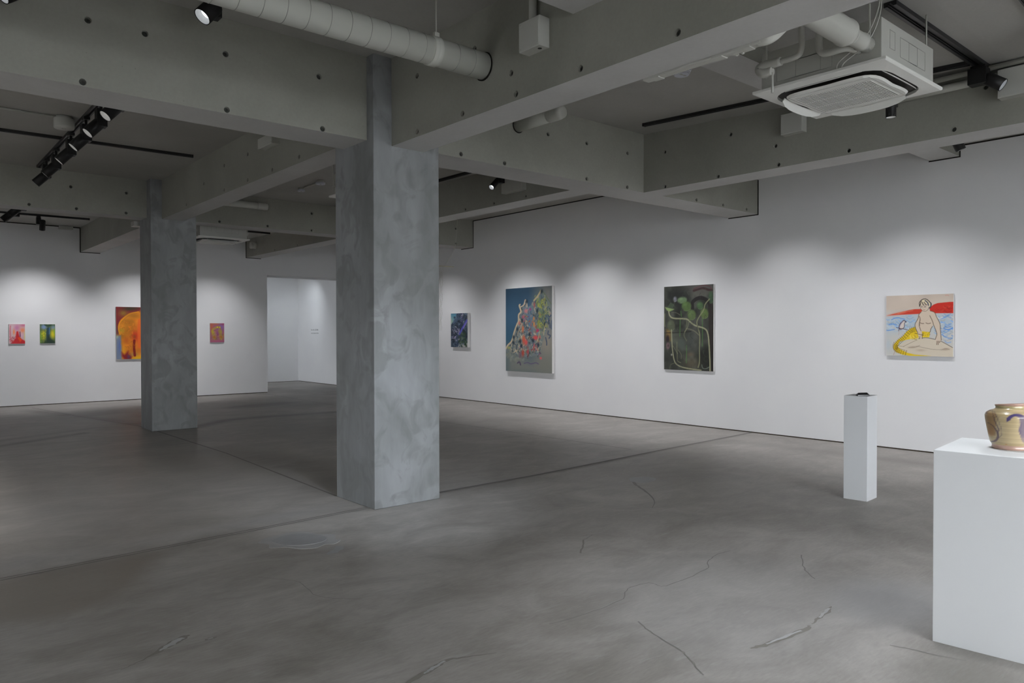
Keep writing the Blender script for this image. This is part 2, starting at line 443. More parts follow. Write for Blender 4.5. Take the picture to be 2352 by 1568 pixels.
ribbon('crack_filler', [(3.73, 1.886), (3.90, 1.912)], [.014, .016], M_filler, z=.003, jag=.003)
ribbon('crack_edge', [(3.60, 3.50), (3.75, 3.62), (3.846, 3.708)], .012, M_crack, jag=.004)
ribbon('crack_line', [(3.846, 3.708), (3.92, 3.73), (4.0, 3.765)], .006, M_line, jag=.003)
ribbon('crack_line', [(2.6, 2.75), (2.9, 2.72), (3.162, 2.743), (3.309, 2.831), (3.484, 2.818), (3.52, 2.717), (3.948, 2.741), (4.091, 2.827), (4.294, 2.877), (4.42, 2.87)], .006, M_line, jag=.006)
ribbon('crack_line', [(2.973, 2.476), (2.909, 2.325), (2.862, 2.132), (2.823, 2.054), (2.72, 1.9)], .007, M_line, jag=.005)
ribbon('crack_line', [(5.84, 4.95), (5.719, 4.819), (5.557, 4.602), (5.282, 4.223), (5.0, 4.0)], [.02, .03, .03, .012, .005], M_line, jag=.008)
plate('floor_repair', [(5.72, 4.86), (5.85, 4.98), (6.0, 4.93), (6.04, 4.80), (5.9, 4.72), (5.76, 4.74)], M_fillerd)
ribbon('crack_line', [(3.66, 1.50), (3.695, 1.403), (3.705, 1.332), (3.75, 1.2)], .008, M_line, jag=.002)
ribbon('crack_line', [(1.75, 4.45), (1.9, 4.2), (1.88, 3.9), (2.05, 3.7)], .004, M_line, jag=.006)
ribbon('crack_line', [(4.3, 2.2), (4.45, 2.35), (4.7, 2.5)], .008, M_line, jag=.005)
ribbon('crack_line', [(2.9, 4.3), (3.1, 4.15), (3.5, 4.1)], .004, M_line, jag=.006)

# ------------------------------------------------------------------ walls
wr = structure(box('wall_right', (XW, XW+0.25, Y0, YF, 0.016, 4.05), M_wall), 'long white gallery wall hung with four paintings')
structure(box('baseboard_right', (XW+.006, XW+.05, Y0, YF, -.02, .0165), M_skirt), 'thin dark recess along the foot of the right wall')
wb = structure(box('wall_back', (X0, XD, YW, YW+.70, .016, 4.05), M_wall), 'white back wall hung with four small bright paintings')
structure(box('wall_back', (XD, XW, YW, YW+.70, 2.953, 4.05), M_wall), 'white wall above the opening to the next room')
structure(box('baseboard_back', (X0, XD-.004, YW+.006, YW+.69, -.02, .0165), M_skirt), 'thin dark recess along the foot of the back wall')
structure(box('wall_left', (X0-.2, X0, Y0, 4.5, 0, 4.05), M_wall)); structure(box('wall_left', (X0-.2, X0, 7.5, YW+.7, 0, 4.05), M_wall), 'white side wall out of view on the left')
structure(box('wall_left', (X0-.2, X0, 4.5, 7.5, 0, .45), M_wall)); structure(box('wall_left', (X0-.2, X0, 4.5, 7.5, 2.3, 4.05), M_wall))
# room beyond
structure(box('wall_beyond', (-1.2, XW+.25, YF, YF+.2, .012, 4.05), M_wall), 'bright white end wall of the next room')
structure(box('baseboard_beyond', (-1.2, XW, YF-.004, YF+.1, -.02, .0125), M_skirt))
structure(box('ceiling', (-1.2, XW+.25, YW+.70, YF+.2, 3.6, 3.8), M_wall), 'white ceiling of the next room')
# street front: piers, sill, head, window
structure(box('wall_front', (X0-.2, 0, Y0-.2, Y0, 0, 4.05), M_wall))
structure(box('wall_front', (6.2, XW+.25, Y0-.2, Y0, 0, 4.05), M_wall))
structure(box('wall_front', (0, 6.2, Y0-.2, Y0, 3.2, 4.05), M_wall))
structure(box('wall_front', (0, 6.2, Y0-.2, Y0, 0, .25), M_wall))
def window(name, horizontal, a0, a1, z0, z1, c, nmull):
    bm = bmesh.new(); w = .035
    def bar(p0, p1, q0, q1):
        if horizontal: add_box(bm, p0, p1, c-w, c+w, q0, q1)
        else: add_box(bm, c-w, c+w, p0, p1, q0, q1)
    for k in range(nmull+1):
        a = a0+(a1-a0)*k/nmull; bar(a-w, a+w, z0, z1)
    bar(a0, a1, z0, z0+2*w); bar(a0, a1, z1-2*w, z1)
    fr = structure(from_bm(name, bm, M_frame), 'dark framed window out of view')
    for k in range(nmull):
        p, q = a0+(a1-a0)*k/nmull+w, a0+(a1-a0)*(k+1)/nmull-w
        b = (p, q, c-.004, c+.004, z0+2*w, z1-2*w) if horizontal else (c-.004, c+.004, p, q, z0+2*w, z1-2*w)
        box('pane', b, M_glass, fr)
window('window_1', True, 0, 6.2, .25, 3.2, Y0-.1, 5)
window('added_left_window', False, 4.5, 7.5, .45, 2.3, X0-.1, 3)  # unseen side window added to brighten faces turned left
structure(box('wall_side', (-1.2, -1.0, YW+.70, YF, 0, .2), M_wall)); structure(box('wall_side', (-1.2, -1.0, YW+.70, YF, 2.9, 3.6), M_wall))
window('window_2', False, YW+.70, YF, .2, 2.9, -1.1, 3)
structure(box('ground', (-40, 40, -40, 40, -.4, -.1), M_ground), 'paved ground outside the windows')

# ------------------------------------------------------------------ ceiling slabs, one per bay between the beams
def slab(x0, x1, y0, y1, za, zb=None):
    """underside at za (near end) .. zb (far end)"""
    zb = za if zb is None else zb
    bm = bmesh.new()
    v = [bm.verts.new(p) for p in ((x0, y0, za), (x1, y0, za), (x1, y1, zb), (x0, y1, zb), (x0, y0, 4.2), (x1, y0, 4.2), (x1, y1, 4.2), (x0, y1, 4.2))]
    for f in ((0, 1, 2, 3), (4, 7, 6, 5), (0, 4, 5, 1), (1, 5, 6, 2), (2, 6, 7, 3), (3, 7, 4, 0)): bm.faces.new([v[k] for k in f])
    return structure(from_bm('ceiling', bm, M_ceil), 'grey concrete ceiling between the beams')
slab(X0, 3.5, Y0, 5.8, 3.848); slab(X0, 3.4, 5.8, 12.5, 3.848); slab(X0, 3.5, 12.5, YW+.1, 3.775)
slab(3.5, 7.45, Y0, 2.0, 3.765); slab(3.5, 7.45, 2.0, 6.2, 3.765, 3.98)
bpy.context.view_layer.update()
slab(3.4, 7.05, 6.2, 13.1, 3.9); slab(3.5, 7.05, 13.1, YW+.1, 3.80)
slab(7.45, XW+.1, Y0, 3.45, 3.747); slab(7.45, XW+.1, 3.45, 6.2, 3.952); slab(7.05, XW+.1, 6.2, 13.1, 3.952); slab(7.05, XW+.1, 13.1, YW+.1, 3.90)

# ------------------------------------------------------------------ columns
def column(x0, x1, y0, y1, h, label):
    bm = bmesh.new(); nx, nz = 6, 22
    add_box(bm, x0, x1, y0, y1, 0, h, .006)
    return structure(from_bm('column', bm, M_column), label)
column(3.166, 3.8334, 5.4948, 6.1816, 3.9, 'near square column of mottled trowelled grey plaster')
column(3.1328, 3.801, 12.1161, 12.7323, 3.9, 'far square column of mottled grey plaster')

# ------------------------------------------------------------------ beams with form-tie holes
def beam(b, face, holes, label, axis_val=None):
    """face: 'y' (looking to -Y) or 'x' (looking to -X) side that carries the tie holes"""
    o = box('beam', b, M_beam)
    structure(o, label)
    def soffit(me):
        if len(me.materials) < 2: me.materials.append(M_soffit_lit)
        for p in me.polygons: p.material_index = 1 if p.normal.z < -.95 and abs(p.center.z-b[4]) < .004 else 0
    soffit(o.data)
    if holes:
        bm = bmesh.new()
        for (h, z) in holes:
            p = Vector((h, b[2], z)) if face == 'y' else Vector((b[0], h, z))
            d = Vector((0, 1, 0)) if face == 'y' else Vector((1, 0, 0))
            add_lathe(bm, p-d*.01, p+d*.03, ((.0235, 0), (.0225, .01), (.017, .04)), 12)
        cut = from_bm('tie_cutter', bm, M_hole)
        md = o.modifiers.new('holes', 'BOOLEAN'); md.operation = 'DIFFERENCE'; md.object = cut; md.solver = 'EXACT'
        dg = bpy.context.evaluated_depsgraph_get()
        me = bpy.data.meshes.new_from_object(o.evaluated_get(dg))
        o.modifiers.clear(); old = o.data; o.data = me; me.name = 'beam'
        cm = cut.data; bpy.data.objects.remove(cut); bpy.data.meshes.remove(cm); bpy.data.meshes.remove(old)
        soffit(me)
        proto = None
        for (h, z) in holes:
            p = Vector((h, b[2]+.024, z)) if face == 'y' else Vector((b[0]+.024, h, z))
            d = Vector((0, -.014, 0)) if face == 'y' else Vector((-.014, 0, 0))
            if proto is None:
                bm = bmesh.new(); add_lathe(bm, (0, 0, 0), d, ((.020, 0), (.0185, .006), (.009, .009), (.008, .004)), 12)
                proto = from_bm('tie_plug', bm, M_hole, o); q = proto
            else:
                q = proto.copy(); COL.objects.link(q)
            q.location = p
    return o
ZC = 4.0
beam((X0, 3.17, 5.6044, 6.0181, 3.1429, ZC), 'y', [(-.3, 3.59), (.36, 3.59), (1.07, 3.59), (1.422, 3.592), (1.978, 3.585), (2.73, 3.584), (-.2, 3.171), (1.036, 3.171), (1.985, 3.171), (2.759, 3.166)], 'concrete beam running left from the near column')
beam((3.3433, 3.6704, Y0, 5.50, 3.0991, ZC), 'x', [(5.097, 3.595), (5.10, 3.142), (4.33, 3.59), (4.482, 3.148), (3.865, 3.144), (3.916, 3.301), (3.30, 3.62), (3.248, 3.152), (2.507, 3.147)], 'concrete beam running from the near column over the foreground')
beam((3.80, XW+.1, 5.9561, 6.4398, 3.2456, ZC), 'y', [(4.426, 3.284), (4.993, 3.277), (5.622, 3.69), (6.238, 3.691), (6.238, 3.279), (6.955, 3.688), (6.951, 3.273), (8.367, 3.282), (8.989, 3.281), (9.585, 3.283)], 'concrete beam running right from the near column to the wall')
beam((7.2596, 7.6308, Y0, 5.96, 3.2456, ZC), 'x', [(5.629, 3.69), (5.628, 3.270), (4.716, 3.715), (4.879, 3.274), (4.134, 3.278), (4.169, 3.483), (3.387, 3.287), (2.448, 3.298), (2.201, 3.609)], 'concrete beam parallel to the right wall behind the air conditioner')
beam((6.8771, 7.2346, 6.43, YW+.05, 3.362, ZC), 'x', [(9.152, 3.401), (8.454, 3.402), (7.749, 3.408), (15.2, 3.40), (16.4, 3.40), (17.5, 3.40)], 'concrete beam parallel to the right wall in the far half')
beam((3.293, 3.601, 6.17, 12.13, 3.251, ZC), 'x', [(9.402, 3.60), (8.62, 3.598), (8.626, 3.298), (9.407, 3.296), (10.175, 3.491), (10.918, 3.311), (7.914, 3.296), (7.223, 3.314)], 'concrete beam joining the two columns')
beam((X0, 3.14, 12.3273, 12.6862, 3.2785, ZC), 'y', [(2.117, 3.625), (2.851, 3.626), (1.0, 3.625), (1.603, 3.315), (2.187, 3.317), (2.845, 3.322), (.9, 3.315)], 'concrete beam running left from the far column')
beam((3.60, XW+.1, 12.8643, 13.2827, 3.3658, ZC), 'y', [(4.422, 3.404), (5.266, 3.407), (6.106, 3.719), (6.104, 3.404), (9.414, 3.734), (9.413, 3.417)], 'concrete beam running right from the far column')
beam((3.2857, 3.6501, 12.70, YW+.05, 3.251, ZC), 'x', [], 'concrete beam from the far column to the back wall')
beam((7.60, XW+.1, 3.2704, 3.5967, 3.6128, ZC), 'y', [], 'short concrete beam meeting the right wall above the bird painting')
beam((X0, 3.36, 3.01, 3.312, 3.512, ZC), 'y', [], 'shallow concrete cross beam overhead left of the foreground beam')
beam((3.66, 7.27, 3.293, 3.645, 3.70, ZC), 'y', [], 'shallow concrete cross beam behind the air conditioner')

# dark strips painted in for the shadow gaps where the white lining stops round the concrete
def shade_strip(b, n): structure(box('shade_strip_%d' % n, b, M_gap), 'dark strip for the shadow gap where the lining meets the concrete')
g = .014
shade_strip((XW-.004, XW+.05, 6.44, 12.864, 3.935, 3.96), 1)
shade_strip((XW-.004, XW+.05, 3.597, 5.956, 3.935, 3.96), 2)
shade_strip((XW-.004, XW+.05, Y0, 3.27, 3.73, 3.76), 3)
shade_strip((XW-.004, XW+.05, 5.956-g, 6.44+g, 3.2456-g, 3.2456), 4)
shade_strip((XW-.004, XW+.05, 5.956-g, 5.9565, 3.2456, 3.75), 5)
shade_strip((XW-.004, XW+.05, 12.864-g, 13.283+g, 3.3658-g, 3.3658), 6)
shade_strip((XW-.004, XW+.05, 12.864-g, 12.865, 3.3658, 3.95), 7)
shade_strip((XW-.004, XW+.05, 3.2704-g, 3.5967+g, 3.6128-g, 3.6128), 8)
shade_strip((XW-.004, XW+.05, 3.2704-g, 3.271, 3.6128, 3.75), 9)
shade_strip((X0, 3.2857, YW-.004, YW+.05, 3.755, 3.78), 10)
shade_strip((3.2857-g, 3.2860, YW-.004, YW+.05, 3.251, 3.775), 11)
shade_strip((3.2857-g, 3.65+g, YW-.004, YW+.05, 3.251-g, 3.251), 12)
shade_strip((6.877-g, 6.8775, YW-.004, YW+.05, 3.362, 3.80), 13)
shade_strip((6.877-g, 7.2346+g, YW-.004, YW+.05, 3.362-g, 3.362), 14)
shade_strip((3.65, 6.877, YW-.004, YW+.05, 3.785, 3.805), 15)

# ------------------------------------------------------------------ painter for the artworks (colour stored on the mesh)
def lin(c):
    c = np.asarray(c, np.float64)/255.0
    return np.where(c <= .04045, c/12.92, ((c+.055)/1.055)**2.4)

class Canvas:
    def __init__(s, w, h, quad, base, seed=0):
        s.w, s.h = w, h; s.rng = np.random.default_rng(seed)
        s.a = np.zeros((h, w, 3)); s.a[:] = base
        src = np.array(quad, float); dst = np.array([(0, 0), (w, 0), (w, h), (0, h)], float)
        A = []; B = []
        for (x, y), (u, v) in zip(src, dst):
            A += [[x, y, 1, 0, 0, 0, -u*x, -u*y], [0, 0, 0, x, y, 1, -v*x, -v*y]]; B += [u, v]
        q = np.linalg.solve(np.array(A), np.array(B)); s.H = np.append(q, 1).reshape(3, 3)
        s.k = w/np.hypot(*(src[1]-src[0]))
        s.Y, s.X = np.mgrid[0:h, 0:w]+.5
    def m(s, pts):
        p = np.array(pts, float); q = np.c_[p, np.ones(len(p))] @ s.H.T
        return q[:, :2]/q[:, 2:]
    def mix(s, mask, color, grain=0.0):
        if grain: mask = mask*(1-grain+grain*2*s.rng.random(mask.shape)).clip(0, 1)
        s.a += (np.array(color, float)-s.a)*mask[..., None]
    def polymask(s, P, soft=.7):
        ins = np.zeros(s.X.shape, bool); dist = np.full(s.X.shape, 1e6)
        for (ax, ay), (bx, by) in zip(P, np.roll(P, -1, 0)):
            cond = (ay > s.Y) != (by > s.Y)
            ins ^= cond & (s.X < (bx-ax)*(s.Y-ay)/((by-ay) if by != ay else 1e-9)+ax)
            dx, dy = bx-ax, by-ay; t = (((s.X-ax)*dx+(s.Y-ay)*dy)/(dx*dx+dy*dy+1e-9)).clip(0, 1)
            dist = np.minimum(dist, np.hypot(s.X-ax-t*dx, s.Y-ay-t*dy))
        return (np.where(ins, dist, -dist)/soft*.5+.5).clip(0, 1)
    def poly(s, pts, color, al=1.0, soft=.8, grain=0.0):
        s.mix(s.polymask(s.m(pts), soft)*al, color, grain); return s
    def curve(s, pts, n=6):
        if len(pts) < 3: return np.array(pts, float)
        return np.array([(p.x, p.y) for p in catmull([(a, b, 0) for a, b in pts], n)])
    def line(s, pts, wd, color, al=1.0, soft=.8, smooth=True):
        P = s.m(s.curve(pts) if smooth else pts); r = wd*s.k/2
        lo = P.min(0)-r-3; hi = P.max(0)+r+3
        x0, y0 = max(int(lo[0]), 0), max(int(lo[1]), 0); x1, y1 = min(int(hi[0])+1, s.w), min(int(hi[1])+1, s.h)
        if x1 <= x0 or y1 <= y0: return s
        X, Y = s.X[y0:y1, x0:x1], s.Y[y0:y1, x0:x1]; d = np.full(X.shape, 1e6)
        for (ax, ay), (bx, by) in zip(P[:-1], P[1:]):
            dx, dy = bx-ax, by-ay; t = (((X-ax)*dx+(Y-ay)*dy)/(dx*dx+dy*dy+1e-9)).clip(0, 1)
            d = np.minimum(d, np.hypot(X-ax-t*dx, Y-ay-t*dy))
        mk = ((r-d)/soft+.5).clip(0, 1)*al*min(1, max(.35, 2*r))
        s.a[y0:y1, x0:x1] += (np.array(color, float)-s.a[y0:y1, x0:x1])*mk[..., None]; return s
    def blob(s, x, y, rx, ry, color, al=.8, ang=0.0, p=1.0):
        (cx, cy), = s.m([(x, y)]); rx *= s.k; ry *= s.k; c, q = math.cos(ang), math.sin(ang)
        dx, dy = s.X-cx, s.Y-cy; u, v = (dx*c+dy*q)/rx, (-dx*q+dy*c)/ry
        s.mix(np.exp(-(u*u+v*v)**p)*al, color); return s
    def dabs(s, n, region, colors, ln, wd, al=.8, ang=(0, 6.3)):
        R = np.array(region, float); lo, hi = R.min(0), R.max(0); done = 0
        for _ in range(n*6):
            if done >= n: break
            x, y = lo+(hi-lo)*s.rng.random(2); ins = False
            for (ax, ay), (bx, by) in zip(R, np.roll(R, -1, 0)):
                if (ay > y) != (by > y) and x < (bx-ax)*(y-ay)/(by-ay)+ax: ins = not ins
            if not ins: continue
            done += 1; t = s.rng.uniform(*ang); l = ln*s.rng.uniform(.4, 1.3)
            c = np.array(colors[s.rng.integers(len(colors))])*s.rng.uniform(.85, 1.15)
            s.line([(x, y), (x+l*.5*math.cos(t+.5), y+l*.5*math.sin(t+.5)), (x+l*math.cos(t), y+l*math.sin(t))], wd*s.rng.uniform(.5, 1.3), c.clip(0, 255), al*s.rng.uniform(.5, 1))
        return s
    def mottle(s, amt, cell):
        gh, gw = int(s.h/cell)+3, int(s.w/cell)+3; n = s.rng.random((gh, gw))
        fy, fx = s.Y/cell, s.X/cell; iy, ix = fy.astype(int), fx.astype(int); ty, tx = fy-iy, fx-ix
        ty, tx = ty*ty*(3-2*ty), tx*tx*(3-2*tx)
        v = (n[iy, ix]*(1-tx)+n[iy, ix+1]*tx)*(1-ty)+(n[iy+1, ix]*(1-tx)+n[iy+1, ix+1]*tx)*ty
        s.a *= (1+amt*(v-.5)*2)[..., None]; s.a = s.a.clip(0, 255); return s

PAINT_GAIN = 1.48
def painting(name, cv, wall, c0, c1, z0, z1, thick, label, edge=M_edge):
    """wall 'right': spans y c0>c1 on x=XW; wall 'back': spans x c0<c1 on y=YW"""
    if wall == 'right':
        root = thing(name, (XW, (c0+c1)/2, z0), label, 'painting')
        box_b = (XW-thick, XW-.004, min(c0, c1), max(c0, c1), z0, z1)
    else:
        root = thing(name, ((c0+c1)/2, YW, z0), label, 'painting')
        box_b = (min(c0, c1), max(c0, c1), YW-thick, YW-.004, z0, z1)
    at_world(box('stretched_canvas', box_b, edge, None, .003), root)
    w, h = cv.w, cv.h
    j, i = np.mgrid[0:h, 0:w]
    u = i.ravel()/(w-1); v = j.ravel()/(h-1)
    img = (lin(cv.a.clip(0, 255).reshape(-1, 3))*PAINT_GAIN).clip(0, .92)
    relief = .0012*(img.mean(1)-.2)
    a = c0+(c1-c0)*u; z = z1+(z0-z1)*v
    off = thick+.0012+relief
    V = np.stack([XW-off, a, z], 1) if wall == 'right' else np.stack([a, YW-off, z], 1)
    idx = np.arange(w*h).reshape(h, w)
    Fc = np.stack([idx[1:, :-1], idx[1:, 1:], idx[:-1, 1:], idx[:-1, :-1]], -1).reshape(-1, 4)
    me = grid_mesh('painted_surface', V, Fc)
    ca = me.color_attributes.new('paint', 'FLOAT_COLOR', 'POINT')
    ca.data.foreach_set('color', np.c_[img, np.ones(len(img))].astype(np.float32).ravel())
    at_world(link('painted_surface', me, M_oil), root)
    return root

# --- sea-folk figure on a rock
cv = Canvas(200, 194, [(188, 190), (1512, 145), (1516, 1390), (195, 1365)], (178, 165, 152), 3)
cv.mottle(.04, 30)
cv.poly([(188, 578), (830, 550), (1520, 530), (1520, 1420), (188, 1400)], (172, 172, 168), .9)
cv.poly([(188, 578), (830, 550), (1520, 530), (1520, 800), (900, 860), (188, 900)], (152, 167, 178), .9, 20)
cv.dabs(70, [(195, 590), (800, 560), (770, 880), (200, 900)], [(120, 155, 190), (96, 140, 190), (178, 172, 165), (150, 165, 180)], 130, 20, .55, (-.15, .2))
cv.dabs(70, [(1160, 545), (1510, 545), (1510, 1160), (1280, 1040), (1080, 900)], [(95, 140, 195), (70, 120, 190), (182, 172, 160), (140, 160, 180)], 120, 22, .6, (-.2, .3))
for p in (((300, 660), (400, 620), (560, 650)), ((205, 870), (280, 865), (360, 850)), ((250, 750), (330, 745), (400, 765))): cv.line(p, 18, (78, 125, 190), .8)
cv.line([(1290, 950), (1380, 1010), (1500, 1020)], 14, (75, 125, 190), .8); cv.line([(1330, 840), (1420, 855), (1495, 825)], 26, (70, 120, 190), .8)
cv.blob(240, 1150, 70, 140, (150, 165, 178), .5)
cv.poly([(205, 580), (330, 545), (480, 510), (640, 472), (760, 452), (880, 450), (900, 490), (850, 545), (500, 562)], (178, 58, 42))
cv.poly([(205, 580), (400, 530), (560, 505), (430, 558)], (200, 120, 92), .7, 6)
cv.line([(420, 540), (600, 500), (720, 480)], 12, (205, 140, 110), .5)
cv.poly([(1040, 430), (1120, 365), (1200, 335), (1300, 325), (1440, 312), (1512, 312), (1512, 532), (1140, 532), (1060, 500)], (178, 46, 36))
cv.dabs(16, [(1100, 400), (1500, 340), (1500, 500), (1140, 500)], [(195, 85, 65), (150, 35, 30)], 110, 22, .4, (-.5, .3))
cv.line([(1350, 185), (1385, 178), (1420, 188)], 10, (185, 110, 100), .7)
skin, ink = (184, 169, 152), (80, 64, 48)
rock = [(440, 1180), (600, 1070), (800, 1035), (980, 1010), (1150, 1040), (1290, 1085), (1515, 1200), (1516, 1392), (640, 1372), (480, 1300), (410, 1200)]
cv.poly(rock, (183, 173, 156))
cv.line([(840, 1035), (980, 1014), (1150, 1045), (1290, 1090), (1500, 1205)], 12, (80, 75, 70), .9)
for p in (((540, 1185), (690, 1110), (810, 1055)), ((440, 1172), (500, 1182), (550, 1190)), ((640, 1205), (760, 1200), (860, 1165)), ((800, 1180), (1100, 1240), (1290, 1250)), ((1290, 1250), (1370, 1225), (1440, 1245))): cv.line(p, 8, (110, 95, 80), .75)
cv.blob(720, 1200, 90, 22, (135, 118, 100), .6, -.1); cv.blob(1370, 1240, 70, 22, (130, 112, 95), .6, -.1); cv.blob(880, 1260, 90, 25, (150, 130, 110), .5)
tail = [(770, 800), (680, 830), (600, 890), (520, 990), (420, 1060), (345, 1150), (340, 1230), (400, 1300), (520, 1345), (680, 1370), (900, 1372), (1080, 1368), (760, 1345), (620, 1310), (480, 1245), (420, 1180), (460, 1090), (620, 1050), (830, 1020), (860, 930)]
cv.poly(tail, (196, 168, 36))
cv.poly([(890, 890), (960, 885), (1060, 905), (1045, 1005), (900, 1005)], (196, 168, 36))
for pts, n in (([(770, 820), (650, 860), (540, 980), (440, 1070), (360, 1160), (370, 1250), (450, 1290), (600, 1335)], 15),):
    P = cv.curve(pts, 7)
    for k in range(0, len(P)-1, 2):
        x, y = P[k]; dx, dy = P[k+1]-P[k]; l = math.hypot(dx, dy)+1e-6; nx, ny = -dy/l, dx/l
        for q in (12, -22, -56):
            cv.line([(x+nx*q-10, y+ny*q-12), (x+nx*q+14, y+ny*q), (x+nx*q-6, y+ny*q+16)], 9, (92, 74, 26), .75)
cv.dabs(26, [(900, 900), (1050, 910), (1040, 995), (905, 995)], [(95, 80, 30), (215, 190, 80)], 26, 8, .8)
cv.dabs(20, [(640, 960), (820, 940), (830, 1015), (660, 1030)], [(212, 190, 110), (150, 125, 40)], 70, 12, .7, (.6, 1.2))
cv.line([(345, 1350), (360, 1310), (380, 1265)], 10, (150, 110, 95), .7)
cv.line([(350, 1100), (330, 1180), (360, 1260), (480, 1325)], 8, (110, 85, 45), .6)
cv.poly([(880, 500), (1060, 485), (1140, 520), (1180, 600), (1250, 740), (1262, 860), (1280, 1060), (1225, 1150), (1190, 1150), (1165, 1050), (1190, 930), (1130, 760), (1100, 790), (1060, 890), (1000, 900), (890, 880), (905, 930), (900, 1040), (850, 1030), (800, 900), (765, 790), (800, 650), (830, 560)], skin)
for p in (((880, 510), (835, 560), (820, 640), (765, 740), (775, 830), (820, 920)), ((845, 590), (860, 650), (845, 770), (880, 880)), ((1060, 488), (1140, 515), (1185, 610), (1250, 740), (1262, 880), (1280, 1060)), ((1050, 580), (1100, 680), (1130, 770), (1190, 930), (1165, 1040)), ((860, 720), (900, 735), (935, 735)), ((975, 722), (1020, 738), (1070, 725)), ((1105, 790), (1075, 840), (1060, 900)), ((855, 770), (850, 740), (860, 650)), ((1200, 1080), (1190, 1150)), ((1225, 1080), (1218, 1150)), ((1255, 1080), (1245, 1110)), ((905, 930), (905, 1030)), ((860, 990), (850, 1030))): cv.line(p, 11, ink, .9)
cv.line([(760, 925), (860, 950), (935, 968)], 12, (85, 68, 50), .9)
cv.poly([(1010, 440), (1050, 500), (960, 530), (900, 500)], skin)
cv.poly([(850, 380), (870, 300), (950, 265), (1020, 310), (1040, 380), (1010, 460), (960, 495), (900, 480), (862, 430)], skin)
cv.poly([(835, 390), (845, 320), (900, 265), (970, 258), (1040, 300), (1075, 340), (1060, 420), (1030, 400), (1000, 350), (960, 370), (930, 340), (905, 375), (870, 330)], (192, 180, 152))
hair = (50, 42, 42)
for p in (((850, 400), (848, 320), (905, 262), (980, 258), (1050, 315)), ((880, 300), (870, 340), (850, 390)), ((905, 320), (910, 350), (930, 375)), ((940, 320), (960, 350), (985, 370)), ((965, 285), (1010, 330), (1025, 380)), ((1050, 320), (1075, 345), (1070, 400), (1040, 430))): cv.line(p, 16, hair, .9)
cv.line([(955, 285), (1000, 320), (1022, 378)], 22, (70, 74, 92), .8); cv.line([(1070, 335), (1068, 400), (1045, 432)], 22, (62, 64, 74), .8)
cv.line([(862, 430), (900, 480), (960, 495), (1010, 465), (1038, 400)], 7, ink, .8)
for x in (888, 955): cv.line([(x-18, 410), (x+18, 406)], 12, (70, 58, 56), .9); cv.line([(x-20, 385), (x+18, 378)], 6, ink, .6)
cv.line([(920, 465), (945, 468), (955, 464)], 9, (150, 85, 78), .9); cv.line([(920, 420), (915, 445)], 5, ink, .5)
bird = (66, 52, 62)
cv.poly([(510, 690), (550, 675), (565, 720), (555, 790), (510, 840), (460, 850), (450, 790)], (186, 176, 168))
cv.line([(590, 702), (545, 676), (512, 695), (468, 745), (448, 805), (470, 850)], 17, bird, .95); cv.line([(575, 705), (552, 740), (552, 800), (510, 842), (470, 850)], 12, bird, .9)
cv.line([(520, 690), (470, 760), (450, 830)], 20, (110, 105, 135), .7); cv.line([(395, 812), (480, 832), (560, 845), (605, 862)], 13, bird, .9)
cv.line([(450, 830), (440, 880)], 14, bird, .7); cv.line([(452, 880), (440, 960)], 10, (165, 130, 122), .5)
painting('painting_of_sea_figure', cv, 'right', 4.096, 3.314, 1.199, 1.963, .035, 'painting of a yellow tailed figure on a rock with a bird and red hill', M_edgew)

# --- dark water plants
cv = Canvas(140, 205, [(136, 138), (912, 92), (908, 1457), (138, 1425)], (58, 60, 55), 5)
cv.mottle(.25, 22).mottle(.2, 9)
cv.poly([(180, 190), (480, 185), (560, 250), (520, 420), (400, 500), (260, 380), (170, 320)], (40, 42, 40), .9, 8)
cv.blob(700, 140, 220, 60, (92, 90, 88), .8); cv.blob(690, 240, 150, 60, (90, 88, 82), .7)
cv.line([(580, 480), (590, 370), (700, 310), (810, 350), (850, 420)], 50, (36, 34, 34), .9)
cv.line([(600, 200), (740, 160), (830, 185), (880, 190)], 30, (58, 40, 42), .8); cv.line([(600, 170), (740, 120), (840, 130), (880, 170)], 10, (95, 45, 52), .7)
cv.line([(860, 420), (870, 700), (870, 1100), (880, 1400)], 70, (44, 40, 38), .85)
cv.blob(320, 1000, 120, 160, (84, 88, 78), .7); cv.blob(560, 1000, 150, 170, (80, 82, 76), .6); cv.blob(640, 700, 150, 130, (76, 76, 72), .6)
cv.blob(270, 1250, 180, 130, (44, 46, 42), .8); cv.blob(770, 1250, 120, 150, (34, 36, 32), .9, 0, 2); cv.blob(570, 1330, 120, 80, (88, 80, 62), .6); cv.blob(550, 1190, 50, 30, (100, 85, 70), .7)
cv.blob(560, 940, 60, 130, (60, 64, 62), .6); cv.blob(410, 1030, 60, 80, (74, 82, 76), .7, 0, 2)
cv.poly([(175, 805), (245, 800), (245, 980), (165, 960)], (122, 98, 58), .85, 4)
cv.blob(195, 950, 32, 55, (42, 36, 40), .95, 0, 2); cv.blob(200, 1060, 30, 48, (120, 92, 98), .9, 0, 2); cv.blob(205, 1055, 14, 22, (60, 50, 52), .9)
cv.line([(140, 858), (350, 852), (560, 835)], 10, (36, 34, 32), .9)
def leaf(x, y, rx, ry, c, ang=0.0):
    P = [(x+rx*math.cos(t)*math.cos(ang)-ry*math.sin(t)*math.sin(ang), y+rx*math.cos(t)*math.sin(ang)+ry*math.sin(t)*math.cos(ang)) for t in np.linspace(0, 2*PI, 22)[:-1]]
    cv.poly(P, tuple(k*.92 for k in c), .88, 2.2, .12); cv.blob(x-rx*.3, y-ry*.3, rx*.5, ry*.4, tuple(min(255, k*1.15) for k in c), .5); cv.line(P[2:8], 9, tuple(min(255, k*1.25) for k in c), .5); cv.line([(x-rx*.6, y), (x+rx*.6, y-4)], 5, tuple(k*.75 for k in c), .5)
